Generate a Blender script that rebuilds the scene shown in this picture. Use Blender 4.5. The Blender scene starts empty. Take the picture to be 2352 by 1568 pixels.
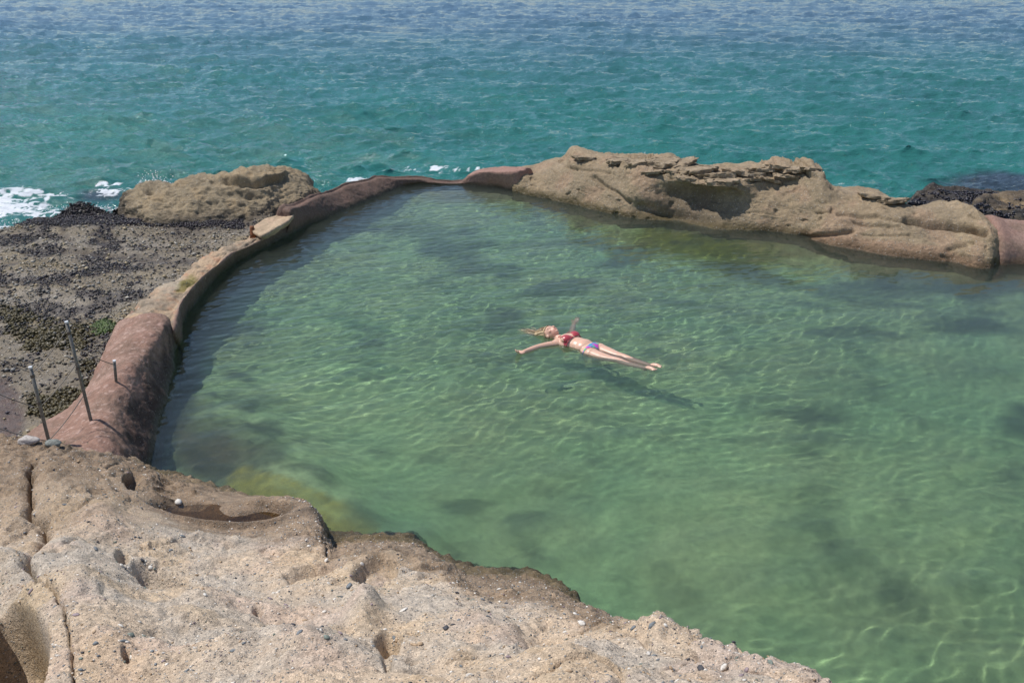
import bpy, math, numpy as np
from mathutils import Vector

S = bpy.context.scene
COL = S.collection

# ------------------------------------------------------------------ camera
H, PITCH, F = 4.1, math.radians(21.5), 2308.0        # eye height over the pool, tilt, focal length (photo measured 2352 wide)
cam_d = bpy.data.cameras.new('camera')
cam_d.sensor_width = 36.0
cam_d.lens = 36.0 * F / 2352
cam_d.clip_end = 30000
cam = bpy.data.objects.new('camera', cam_d)
COL.objects.link(cam)
cam.location = (0, 0, H)
cam.rotation_euler = (math.pi / 2 - PITCH, 0, 0)
S.camera = cam

# ------------------------------------------------------------------ light
SUN = Vector((-0.93, 0.24, 0.0)).normalized() * math.cos(math.radians(63))
SUN.z = math.sin(math.radians(63))
wd = bpy.data.worlds.new('World')
S.world = wd
wd.use_nodes = True
wn = wd.node_tree
sky = wn.nodes.new('ShaderNodeTexSky')
sky.sky_type = 'NISHITA'
sky.sun_disc = False
sky.sun_elevation = math.radians(63)
sky.sun_rotation = math.atan2(SUN.x, SUN.y)
sky.air_density = 1.0
sky.dust_density = 0.4
sky.ozone_density = 2.5
wn.links.new(sky.outputs[0], wn.nodes['Background'].inputs[0])
wn.nodes['Background'].inputs[1].default_value = 0.108
sun_d = bpy.data.lights.new('sun', 'SUN')
sun_d.energy = 3.8
sun_d.angle = math.radians(0.53)
sun_d.color = (1.0, 0.955, 0.89)
sun_d.cycles.is_caustics_light = True                 # sunlight is focused by the ripples onto the pool bed
sun = bpy.data.objects.new('sun', sun_d)
COL.objects.link(sun)
sun.location = (-8, 5, 14)
sun.rotation_euler = SUN.to_track_quat('Z', 'Y').to_euler()
S.view_settings.view_transform = 'Standard'
S.view_settings.look = 'None'
S.view_settings.gamma = 1
S.view_settings.use_curve_mapping = False
S.view_settings.exposure = 0.22
S.cycles.use_denoising = True
S.cycles.max_bounces = 10
S.cycles.transparent_max_bounces = 12
S.cycles.caustics_refractive = True
S.cycles.sample_clamp_indirect = 4.0

# ------------------------------------------------------------------ numeric helpers
CP, SP = math.cos(PITCH), math.sin(PITCH)

def ray(u, v):
    a, b = (u - 1176) / F, -(v - 784) / F
    return np.array([a, CP + b * SP, -SP + b * CP])

def W(u, v, z=0.0):                                    # the point at height z seen in that direction
    d = ray(u, v)
    return np.array([0, 0, H]) + d * ((z - H) / d[2])

def WY(u, v, y):                                       # the point at distance y seen in that direction
    d = ray(u, v)
    return np.array([0, 0, H]) + d * (y / d[1])

def proj(P):
    x, y, z = P[..., 0], P[..., 1], P[..., 2] - H
    f = y * CP - z * SP
    up = y * SP + z * CP
    f = np.maximum(f, 0.05)
    return 1176 + F * x / f, 784 - F * up / f

def floor_proj(P):                                     # where a point under the pool surface appears, bent by the water
    x, y, z = P[..., 0], P[..., 1], P[..., 2]
    R = np.hypot(x, y)
    D = np.maximum(-z, 0.0)
    lo, hi = np.zeros_like(R), np.full_like(R, 1.55)
    for _ in range(30):
        m = (lo + hi) / 2
        t = H * np.tan(m) + D * np.tan(np.arcsin(np.sin(m) / 1.33))
        hi = np.where(t > R, m, hi)
        lo = np.where(t > R, lo, m)
    k = H * np.tan(lo) / np.maximum(R, 1e-6)
    Q = np.stack([x * k, y * k, np.zeros_like(x)], -1)
    return proj(Q)

_rng = np.random.default_rng(7)
_perm = _rng.permutation(256)
_perm = np.concatenate([_perm, _perm, _perm])
_g = _rng.normal(size=(256, 3))
_g /= np.linalg.norm(_g, axis=1)[:, None]

def noise(P, s=1.0, off=0.0):                          # gradient noise, about -0.6..0.6
    P = np.asarray(P, float) * s + off
    I = np.floor(P).astype(int)
    f = P - I
    w = f * f * f * (f * (f * 6 - 15) + 10)
    I &= 255
    r = 0
    for dx in (0, 1):
        wx = w[..., 0] if dx else 1 - w[..., 0]
        for dy in (0, 1):
            wy = w[..., 1] if dy else 1 - w[..., 1]
            for dz in (0, 1):
                wz = w[..., 2] if dz else 1 - w[..., 2]
                h = _perm[_perm[_perm[I[..., 0] + dx] + I[..., 1] + dy] + I[..., 2] + dz]
                g = _g[h]
                d = g[..., 0] * (f[..., 0] - dx) + g[..., 1] * (f[..., 1] - dy) + g[..., 2] * (f[..., 2] - dz)
                r = r + wx * wy * wz * d
    return r

def fbm(P, s, n=4, gain=0.5, off=0.0):
    a, r = 1.0, 0
    for i in range(n):
        r = r + a * noise(P, s * 2.03 ** i, off + 17.3 * i)
        a *= gain
    return r

def sst(a, b, x):
    t = np.clip((x - a) / (b - a), 0, 1)
    return t * t * (3 - 2 * t)

def ell(u, v, u0, v0, ru, rv, rot=0.0):                # squared elliptical radius in view angles
    c, s = math.cos(math.radians(rot)), math.sin(math.radians(rot))
    du, dv = u - u0, v - v0
    return ((du * c + dv * s) / ru) ** 2 + ((-du * s + dv * c) / rv) ** 2

def polydist(u, v, pts):
    d = np.full(u.shape, 1e9)
    for (x0, y0), (x1, y1) in zip(pts[:-1], pts[1:]):
        ex, ey = x1 - x0, y1 - y0
        t = np.clip(((u - x0) * ex + (v - y0) * ey) / (ex * ex + ey * ey + 1e-12), 0, 1)
        d = np.minimum(d, np.hypot(u - x0 - t * ex, v - y0 - t * ey))
    return d

def inside(x, y, poly):
    r = np.zeros(x.shape, bool)
    n = len(poly)
    for i in range(n):
        x0, y0 = poly[i][0], poly[i][1]
        x1, y1 = poly[(i + 1) % n][0], poly[(i + 1) % n][1]
        if y0 == y1:
            continue
        c = ((y0 > y) != (y1 > y)) & (x < (x1 - x0) * (y - y0) / (y1 - y0) + x0)
        r ^= c
    return r

def hermite(P, t, q):
    P = np.asarray(P, float)
    t = np.asarray(t, float)
    m = np.empty_like(P)
    dt = np.diff(t).reshape((-1,) + (1,) * (P.ndim - 1))
    sl = np.diff(P, axis=0) / dt
    m[1:-1] = (sl[:-1] * dt[1:] + sl[1:] * dt[:-1]) / (dt[1:] + dt[:-1]) * 0.85
    m[0], m[-1] = sl[0], sl[-1]
    i = np.clip(np.searchsorted(t, q, side='right') - 1, 0, len(t) - 2)
    h = (t[i + 1] - t[i])
    s = (q - t[i]) / h
    sh = (-1,) + (1,) * (P.ndim - 1)
    h, s = h.reshape(sh), s.reshape(sh)
    return ((2 * s**3 - 3 * s**2 + 1) * P[i] + (s**3 - 2 * s**2 + s) * h * m[i] +
            (-2 * s**3 + 3 * s**2) * P[i + 1] + (s**3 - s**2) * h * m[i + 1])

def loft(C, t_rows, q_rows, n_cols):                   # C: stations x rows x 3 -> smooth grid (rows x cols x 3)
    C = np.asarray(C, float)
    ch = np.linalg.norm(np.diff(C, axis=0), axis=2).mean(1) + 1e-3
    tc = np.concatenate([[0], np.cumsum(ch)])
    A = hermite(C, tc, np.linspace(0, tc[-1], n_cols))
    B = hermite(A.transpose(1, 0, 2), t_rows, np.asarray(q_rows, float))
    return B

def spread(t, n):                                      # n[i] samples between knots t[i] and t[i+1]
    q = [np.linspace(t[i], t[i + 1], n[i], endpoint=False) for i in range(len(n))]
    return np.concatenate(q + [[t[-1]]])

def grid_normals(G):
    du = np.gradient(G, axis=1)
    dv = np.gradient(G, axis=0)
    n = np.cross(du, dv)
    n /= np.linalg.norm(n, axis=2)[..., None] + 1e-12
    return n

def grid_faces(r, c):
    i = np.arange(r * c).reshape(r, c)
    return np.stack([i[:-1, :-1], i[:-1, 1:], i[1:, 1:], i[1:, :-1]], -1).reshape(-1, 4)

# ------------------------------------------------------------------ object helpers
def mesh(name, V, Fc, smooth=True, attrs=None):
    V = np.ascontiguousarray(np.asarray(V, np.float32).reshape(-1, 3))
    Fc = np.ascontiguousarray(np.asarray(Fc, np.int32))
    k = Fc.shape[1]
    me = bpy.data.meshes.new(name)
    me.vertices.add(len(V))
    me.vertices.foreach_set('co', V.ravel())
    me.loops.add(Fc.size)
    me.loops.foreach_set('vertex_index', Fc.ravel())
    me.polygons.add(len(Fc))
    me.polygons.foreach_set('loop_start', np.arange(0, Fc.size, k, dtype=np.int32))
    me.polygons.foreach_set('loop_total', np.full(len(Fc), k, np.int32))
    me.polygons.foreach_set('use_smooth', np.full(len(Fc), smooth))
    me.update(calc_edges=True)
    for an, a in (attrs or {}).items():
        a = np.asarray(a, np.float32)
        if a.ndim > 1 and a.shape[-1] == 3:
            a = a.reshape(-1, 3)
            at = me.attributes.new(an, 'FLOAT_COLOR', 'POINT')
            at.data.foreach_set('color', np.concatenate([a, np.ones((len(a), 1), np.float32)], 1).ravel())
        else:
            at = me.attributes.new(an, 'FLOAT', 'POINT')
            at.data.foreach_set('value', a.ravel())
    return me

def obj(name, me, mat=None, parent=None, loc=None):
    if mat is not None and not me.materials:
        me.materials.append(mat)
    o = bpy.data.objects.new(name, me)
    COL.objects.link(o)
    if parent:
        o.parent = parent
    if loc is not None:
        o.location = loc
    return o

def tag(o, label=None, cat=None, group=None, kind=None):
    if label: o['label'] = label
    if cat: o['category'] = cat
    if group: o['group'] = group
    if kind: o['kind'] = kind
    return o

def thing(name, label, cat, loc):
    o = bpy.data.objects.new(name, None)
    o.empty_display_size = 0.2
    COL.objects.link(o)
    o.location = loc
    return tag(o, label, cat)

def rebase(V, o):
    return np.asarray(V) - np.array(o.location)

def tube(P, R, n=8, caps=True):
    P = np.asarray(P, float)
    R = np.broadcast_to(np.asarray(R, float), (len(P),))
    T = np.gradient(P, axis=0)
    T /= np.linalg.norm(T, axis=1)[:, None] + 1e-12
    ref = np.array([0, 0, 1.0]) if abs(T[0][2]) < 0.9 else np.array([1.0, 0, 0])
    A = np.cross(T, ref)
    A /= np.linalg.norm(A, axis=1)[:, None] + 1e-12
    B = np.cross(T, A)
    th = np.linspace(0, 2 * np.pi, n, endpoint=False)
    V = P[:, None] + R[:, None, None] * (A[:, None] * np.cos(th)[None, :, None] + B[:, None] * np.sin(th)[None, :, None])
    V = V.reshape(-1, 3)
    i = np.arange(len(P) * n).reshape(len(P), n)
    j = np.roll(i, -1, axis=1)
    Fc = np.stack([i[:-1], j[:-1], j[1:], i[1:]], -1).reshape(-1, 4)
    if caps:
        V = np.vstack([V, P[0], P[-1]])
        a, b = len(V) - 2, len(V) - 1
        Fc = np.vstack([Fc, np.stack([j[0], i[0], np.full(n, a), np.full(n, a)], -1), np.stack([i[-1], j[-1], np.full(n, b), np.full(n, b)], -1)])
    return V, Fc

def tri_quads(Fc):                                     # quads with a doubled last corner -> triangles
    Fc = np.asarray(Fc)
    d = Fc[:, 2] == Fc[:, 3]
    q, t = Fc[~d], Fc[d][:, :3]
    return np.vstack([q[:, [0, 1, 2]], q[:, [0, 2, 3]], t])

def octa(sub=1):
    v = [(1, 0, 0), (-1, 0, 0), (0, 1, 0), (0, -1, 0), (0, 0, 1), (0, 0, -1)]
    f = [(0, 2, 4), (2, 1, 4), (1, 3, 4), (3, 0, 4), (2, 0, 5), (1, 2, 5), (3, 1, 5), (0, 3, 5)]
    v = [np.array(a, float) for a in v]
    for _ in range(sub):
        mid, nf = {}, []
        def m(a, b):
            k = (min(a, b), max(a, b))
            if k not in mid:
                p = v[a] + v[b]
                v.append(p / np.linalg.norm(p))
                mid[k] = len(v) - 1
            return mid[k]
        for a, b, c in f:
            x, y, z = m(a, b), m(b, c), m(c, a)
            nf += [(a, x, z), (x, b, y), (z, y, c), (x, y, z)]
        f = nf
    return np.array(v), np.array(f)

def lump(sub, seed, rough=0.35, sc=1.3):
    V, Fc = octa(sub)
    return V * (1 + rough * fbm(V, sc, 3, off=seed * 7.7))[:, None], Fc

def rotz(a):
    c, s = math.cos(a), math.sin(a)
    return np.array([[c, -s, 0], [s, c, 0], [0, 0, 1]])

# ------------------------------------------------------------------ materials
def lin(r, g, b):
    f = lambda c: ((c / 255 + 0.055) / 1.055) ** 2.4 if c > 10 else c / 255 / 12.92
    return np.array([f(r), f(g), f(b)])

def nodes(name):
    m = bpy.data.materials.new(name)
    m.use_nodes = True
    nt = m.node_tree
    return m, nt, nt.nodes['Principled BSDF'], nt.nodes['Material Output']

def N(nt, t, **kw):
    n = nt.nodes.new('ShaderNode' + t)
    for k, v in kw.items():
        if k in n.inputs:
            n.inputs[k].default_value = v
        else:
            setattr(n, k, v)
    return n

def ramp(nt, src, stops):
    r = nt.nodes.new('ShaderNodeValToRGB')
    e = r.color_ramp.elements
    while len(e) < len(stops):
        e.new(0.5)
    for el, (p, c) in zip(e, stops):
        el.position = p
        el.color = (c, c, c, 1) if np.isscalar(c) else tuple(c) + (1,)
    nt.links.new(src, r.inputs[0])
    return r.outputs[0]

def mixc(nt, fac, a, b, mode='MIX'):
    m = nt.nodes.new('ShaderNodeMix')
    m.data_type = 'RGBA'
    m.blend_type = mode
    for s, x in ((m.inputs[0], fac), (m.inputs[6], a), (m.inputs[7], b)):
        if hasattr(x, 'links'):
            nt.links.new(x, s)
        else:
            s.default_value = x if np.isscalar(x) else tuple(x) + (1,)
    return m.outputs[2]

def rock_material(name, grain=1.0, bump=0.6, speck=0.6, rough=0.92, dist=0.012):
    m, nt, p, out = nodes(name)
    L = nt.links.new
    tc = N(nt, 'TexCoord')
    geo = N(nt, 'NewGeometry')
    pos = geo.outputs['Position']
    tone = N(nt, 'Attribute', attribute_name='tone')
    wet = N(nt, 'Attribute', attribute_name='wet')
    n1 = N(nt, 'TexNoise', Scale=38 * grain, Detail=6.0, Roughness=0.65)
    n2 = N(nt, 'TexNoise', Scale=190 * grain, Detail=3.0, Roughness=0.6)
    v1 = N(nt, 'TexVoronoi', Scale=95 * grain)
    v2 = N(nt, 'TexVoronoi', Scale=250 * grain)
    for n in (n1, n2, v1, v2):
        L(pos, n.inputs['Vector'])
    # each voronoi cell is a grain of sand or grit with its own lightness
    sp1 = N(nt, 'SeparateColor'); L(v1.outputs['Color'], sp1.inputs[0])
    sp2 = N(nt, 'SeparateColor'); L(v2.outputs['Color'], sp2.inputs[0])
    c = mixc(nt, 1.0, tone.outputs['Color'], ramp(nt, n1.outputs['Fac'], [(0.3, 0.86), (0.7, 1.36)]), 'MULTIPLY')
    c = mixc(nt, 0.55 * speck, c, ramp(nt, sp2.outputs[0], [(0.0, 0.35), (0.2, 0.95), (0.8, 1.25), (1.0, 2.0)]), 'MULTIPLY')
    inner = ramp(nt, v1.outputs['Distance'], [(0.28, 1.0), (0.42, 0.0)])
    pick = N(nt, 'Math', operation='MULTIPLY')
    L(inner, pick.inputs[0])
    L(ramp(nt, sp1.outputs[1], [(0.74, 0.0), (0.78, 1.0)]), pick.inputs[1])
    gritc = mixc(nt, sp1.outputs[2], (0.10, 0.105, 0.11), (0.62, 0.57, 0.50))
    pk = N(nt, 'Math', operation='MULTIPLY'); L(pick.outputs[0], pk.inputs[0]); pk.inputs[1].default_value = speck
    c = mixc(nt, pk.outputs[0], c, gritc)
    wetc = mixc(nt, 1.0, c, (0.50, 0.46, 0.42), 'MULTIPLY')
    c = mixc(nt, wet.outputs['Fac'], c, wetc)
    L(c, p.inputs['Base Color'])
    rr = N(nt, 'MapRange'); L(wet.outputs['Fac'], rr.inputs[0])
    rr.inputs[3].default_value = rough; rr.inputs[4].default_value = 0.28
    L(rr.outputs[0], p.inputs['Roughness'])
    p.inputs['Specular IOR Level'].default_value = 0.3
    add = N(nt, 'Math', operation='ADD'); L(n1.outputs['Fac'], add.inputs[0])
    h2 = N(nt, 'Math', operation='MULTIPLY'); L(n2.outputs['Fac'], h2.inputs[0]); h2.inputs[1].default_value = 0.35
    L(h2.outputs[0], add.inputs[1])
    add2 = N(nt, 'Math', operation='MULTIPLY_ADD'); L(pick.outputs[0], add2.inputs[0]); add2.inputs[1].default_value = 0.35
    L(add.outputs[0], add2.inputs[2])
    b = N(nt, 'Bump', Strength=bump, Distance=dist)
    L(add2.outputs[0], b.inputs['Height'])
    L(b.outputs[0], p.inputs['Normal'])
    return m

def plain(name, col, rough=0.6, metal=0.0, var=0.25, scale=30, bump=0.0, spec=0.5):
    m, nt, p, out = nodes(name)
    L = nt.links.new
    geo = N(nt, 'NewGeometry')
    n = N(nt, 'TexNoise', Scale=scale, Detail=4.0)
    L(geo.outputs['Position'], n.inputs['Vector'])
    c = mixc(nt, 1.0, tuple(col), ramp(nt, n.outputs['Fac'], [(0.3, 1 - var), (0.7, 1 + var)]), 'MULTIPLY')
    L(c, p.inputs['Base Color'])
    p.inputs['Roughness'].default_value = rough
    p.inputs['Metallic'].default_value = metal
    p.inputs['Specular IOR Level'].default_value = spec
    if bump:
        b = N(nt, 'Bump', Strength=bump, Distance=0.004)
        L(n.outputs['Fac'], b.inputs['Height'])
        L(b.outputs[0], p.inputs['Normal'])
    return m

def attr_mat(name, rough=0.6, spec=0.5, var=0.2, scale=80, sss=0.0):
    m, nt, p, out = nodes(name)
    L = nt.links.new
    a = N(nt, 'Attribute', attribute_name='tone')
    geo = N(nt, 'NewGeometry')
    n = N(nt, 'TexNoise', Scale=scale, Detail=3.0)
    L(geo.outputs['Position'], n.inputs['Vector'])
    c = mixc(nt, 1.0, a.outputs['Color'], ramp(nt, n.outputs['Fac'], [(0.3, 1 - var), (0.7, 1 + var)]), 'MULTIPLY')
    L(c, p.inputs['Base Color'])
    p.inputs['Roughness'].default_value = rough
    p.inputs['Specular IOR Level'].default_value = spec
    if sss:
        p.inputs['Subsurface Weight'].default_value = sss
        p.inputs['Subsurface Radius'].default_value = (0.02, 0.008, 0.004)
        p.inputs['Subsurface Scale'].default_value = 0.4
    return m

M_near = rock_material('sandstone_near', 1.0, 1.0, 1.0, dist=0.016)
M_rock = rock_material('sandstone_far', 0.45, 0.8, 0.55, dist=0.03)
M_conc = rock_material('pink_concrete', 0.7, 0.6, 0.35, dist=0.012)
M_flat = rock_material('tide_flat_rock', 0.5, 0.9, 0.8, rough=0.75, dist=0.03)
M_bed = rock_material('pool_bed_sand', 0.4, 0.3, 0.15, dist=0.02)

def receives(o):                                        # lies under the pool surface: sunlight reaches it through the ripples
    o.cycles.is_caustics_receiver = True
    return o

# ------------------------------------------------------------------ where the wall meets the pool (shared by wall, water, bed, flat, sea)
WALL_W = [(320, 1085), (345, 1058), (365, 965), (392, 880), (402, 815), (409, 772), (425, 735), (440, 705), (478, 660), (505, 628),
          (540, 602), (580, 582), (648, 547), (672, 532), (700, 520), (760, 497), (830, 468), (895, 440), (925, 430), (960, 424.5),
          (1020, 424), (1070, 424), (1100, 427), (1140, 430), (1215, 445)]
RIDGE_F = [(1240, 452), (1301, 466), (1374, 484), (1448, 501), (1545, 511), (1628, 526), (1765, 531), (1838, 540), (1911, 565),
           (2034, 584), (2180, 601), (2260, 618), (2300, 606), (2360, 606), (2700, 640)]
ww = np.array([W(u, v, 0)[:2] for u, v in WALL_W])
tn = np.gradient(ww, axis=0)
tn /= np.linalg.norm(tn, axis=1)[:, None]
WALL_OUT = np.stack([-tn[:, 1], tn[:, 0]], 1)           # away from the pool
outline = [tuple(p + o * 0.10) for p, o in zip(ww, WALL_OUT)]
outline += [tuple(W(u, v, 0)[:2] + np.array([0, 0.35])) for u, v in RIDGE_F]
outline += [(11.5, 10.5), (11.5, 2.2), (3.0, 2.2), (1.0, 4.2), (-0.9, 5.0), (-2.0, 5.4), (-3.2, 6.2)]
POOL = outline

def wall_out(p):
    i = int(np.argmin(np.hypot(*(ww - p[:2]).T)))
    return np.array([WALL_OUT[i][0], WALL_OUT[i][1], 0.0])

SEA_Z = -0.45

# ================================================================== SEA
def ocean_tile(n, size, peak, wind, spread_pow, seed, rms):
    r = np.random.default_rng(seed)
    k = np.fft.fftfreq(n, size / n) * 2 * np.pi
    KX, KY = np.meshgrid(k, k)
    K = np.hypot(KX, KY)
    K[0, 0] = 1
    kp = 2 * np.pi / peak
    sp = np.exp(-1.25 * (kp / K) ** 2) / K ** 4 * np.exp(-(K * 0.012) ** 2)
    c = (KX * math.cos(wind) + KY * math.sin(wind)) / K
    sp *= (np.abs(c) ** spread_pow + 0.06)
    sp[0, 0] = 0
    h = np.sqrt(sp) * (r.normal(size=(n, n)) + 1j * r.normal(size=(n, n)))
    z = np.fft.ifft2(h)
    dx = np.fft.ifft2(-1j * KX / K * h)
    dy = np.fft.ifft2(-1j * KY / K * h)
    s = rms / z.real.std()
    return z.real * s, dx.real * s, dy.real * s, size

def sample(T, x, y):
    out = []
    n = T[0].shape[0]
    fx, fy = (x / T[3]) * n, (y / T[3]) * n
    ix, iy = np.floor(fx).astype(int), np.floor(fy).astype(int)
    ax, ay = fx - ix, fy - iy
    for A in T[:3]:
        a = A[iy % n, ix % n]; b = A[iy % n, (ix + 1) % n]; c = A[(iy + 1) % n, ix % n]; d = A[(iy + 1) % n, (ix + 1) % n]
        out.append((a * (1 - ax) + b * ax) * (1 - ay) + (c * (1 - ax) + d * ax) * ay)
    return out

T1 = ocean_tile(512, 61.0, 4.2, math.radians(-104), 8, 3, 0.046)
T2 = ocean_tile(512, 17.3, 1.5, math.radians(-80), 4, 5, 0.024)
T3 = ocean_tile(512, 5.1, 0.55, math.radians(-97), 2.5, 9, 0.0120)

def build_sea():
    vv = np.concatenate([np.linspace(640, -20, 500), -20 - 100 * (1 - 0.92 ** np.arange(1, 28))])
    yy = np.array([W(1176, max(v, -115), SEA_Z)[1] for v in vv])
    yy = np.concatenate([yy, [2500, 9000]])
    sx = np.linspace(-0.78, 0.78, 720)
    Y = np.repeat(yy[:, None], len(sx), 1)
    X = Y * sx[None, :]
    Z = np.zeros_like(X)
    P = np.stack([X, Y, Z], -1)
    fade = np.clip(1.3 - Y / 400, 0, 1)
    dX, dY = 0, 0
    for T, a, lim in ((T1, 1, 1e9), (T2, 1, 400), (T3, 1, 160)):
        z, dx, dy = sample(T, X, Y)
        w = np.clip(1.5 - Y / lim, 0, 1) * a * fade
        amp = 0.75 + 0.9 * np.clip(noise(P, 0.09, 3.0) + 0.4, 0, 1)
        Z = Z + z * w * amp
        dX = dX + dx * w * amp; dY = dY + dy * w * amp
    calm = 0.35 + 0.65 * sst(0, 5, Y - 15)
    P = np.stack([X - dX * 0.85, Y - dY * 0.85, SEA_Z + Z * calm], -1)
    u, v = proj(P)
    # foam where swell breaks on the shelf, thin lines elsewhere
    n1 = fbm(P * np.array([0.8, 1.6, 1.0]), 1.4, 5, 0.62)
    n2 = np.abs(noise(P + 0.35 * noise(P, 1.1, 9.0)[..., None], 2.4, 4.0))
    web = np.clip(1 - n2 * 5.5, 0, 1)
    zone = np.maximum.reduce([1.5 * np.exp(-ell(u, v, 30, 488, 190, 54)), 0.9 * np.exp(-ell(u, v, 255, 437, 70, 26)),
                              0.46 * np.exp(-ell(u, v, 20, 430, 130, 30)),
                              0.95 * np.exp(-ell(u, v, 850, 412, 110, 9)), 0.90 * np.exp(-ell(u, v, 1010, 390, 140, 10)), 0.6 * np.exp(-ell(u, v, 700, 425, 60, 12)),
                              0.85 * np.exp(-ell(u, v, 1950, 430, 60, 9)), 0.6 * np.exp(-ell(u, v, 1455, 352, 50, 8)), 0.7 * np.exp(-ell(u, v, 2130, 428, 40, 8))])
    n3 = np.abs(noise(P + 0.2 * noise(P, 2.3, 9.0)[..., None], 5.5, 14.0))
    web = np.maximum(web, np.clip(1 - n3 * 5.0, 0, 1) * 0.9)
    foam = sst(0.30, 0.85, zone * (0.20 + 0.85 * web + 1.15 * n1))
    ln = noise(P * np.array([0.35, 1.2, 1.0]), 0.9, 20.0)
    crest = sst(0.17, 0.30, Z * (1 + 0.8 * ln))
    foam = np.maximum(foam, crest * 0.25 * sst(0.0, 0.4, n1))
    P[..., 2] += foam * 0.03 * (n1 + 0.5)
    reef = np.maximum.reduce([np.exp(-ell(u, v, 2330, 425, 230, 30, 4)), 0.7 * np.exp(-ell(u, v, 240, 455, 120, 30)),
                              0.35 * np.exp(-ell(u, v, 930, 430, 200, 20))])
    reef = sst(0.35, 0.75, reef + 0.35 * fbm(P, 0.7, 3))
    far = sst(20, 75, Y + 9 * fbm(P, 0.08, 3) - 0.30 * X * 0)
    near_c, far_c = np.array([0.026, 0.142, 0.128]), np.array([0.056, 0.115, 0.168])
    tone = near_c + (far_c - near_c) * far[..., None]
    tone = tone * (1 + 0.22 * fbm(P, 0.22, 3))[..., None]
    tone = tone + (np.array([0.035, 0.035, 0.06]) - tone) * (reef * 0.85)[..., None]
    Fc = grid_faces(*X.shape)
    keep = ~inside(X.ravel()[Fc].mean(1), Y.ravel()[Fc].mean(1), POOL)
    c = np.stack([X.ravel()[Fc].mean(1), Y.ravel()[Fc].mean(1)], 1)
    keep &= ~((c[:, 0] > -1) & (c[:, 1] < 13.5) & (c[:, 0] < 9))
    m, nt, p, out = nodes('sea_water')
    L = nt.links.new
    a = N(nt, 'Attribute', attribute_name='tone')
    f = N(nt, 'Attribute', attribute_name='foam')
    geo = N(nt, 'NewGeometry')
    mp = N(nt, 'Mapping'); mp.inputs['Scale'].default_value = (1.0, 2.3, 1.0)
    L(geo.outputs['Position'], mp.inputs[0])
    w1 = N(nt, 'TexNoise', Scale=4.5, Detail=5.0, Roughness=0.6); L(mp.outputs[0], w1.inputs['Vector'])
    w2 = N(nt, 'TexNoise', Scale=14.0, Detail=4.0, Roughness=0.6); L(mp.outputs[0], w2.inputs['Vector'])
    ad = N(nt, 'Math', operation='MULTIPLY_ADD'); L(w2.outputs['Fac'], ad.inputs[0]); ad.inputs[1].default_value = 0.35; L(w1.outputs['Fac'], ad.inputs[2])
    bp0 = N(nt, 'Bump', Strength=0.8, Distance=0.055); L(ad.outputs[0], bp0.inputs['Height'])
    w3 = N(nt, 'TexNoise', Scale=1.1, Detail=3.0, Roughness=0.6); L(mp.outputs[0], w3.inputs['Vector'])
    bp = N(nt, 'Bump', Strength=0.7, Distance=0.16); L(w3.outputs['Fac'], bp.inputs['Height']); L(bp0.outputs[0], bp.inputs['Normal'])
    fn = N(nt, 'TexNoise', Scale=26.0, Detail=5.0, Roughness=0.7); L(geo.outputs['Position'], fn.inputs['Vector'])
    fm = N(nt, 'Math', operation='MULTIPLY_ADD'); L(f.outputs['Fac'], fm.inputs[0]); fm.inputs[1].default_value = 1.5
    sub = N(nt, 'Math', operation='SUBTRACT'); sub.inputs[0].default_value = 0.42; L(fn.outputs['Fac'], sub.inputs[1])
    L(sub.outputs[0], fm.inputs[2])
    ff = ramp(nt, fm.outputs[0], [(0.25, 0.0), (1.0, 1.0)])
    L(mixc(nt, ff, a.outputs['Color'], (0.62, 0.65, 0.68)), p.inputs['Base Color'])
    rr = N(nt, 'MapRange'); L(ff, rr.inputs[0]); rr.inputs[3].default_value = 0.07; rr.inputs[4].default_value = 0.8
    L(rr.outputs[0], p.inputs['Roughness'])
    p.inputs['IOR'].default_value = 1.33
    L(bp.outputs[0], p.inputs['Normal'])
    o = obj('sea', mesh('sea', P, Fc[keep], True, {'tone': tone, 'foam': foam}), m)
    tag(o, 'open teal sea with small choppy waves fading to blue far out', kind='structure')

build_sea()

# ================================================================== POOL BED
def hexcol(*c):
    return lin(*c)

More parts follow.
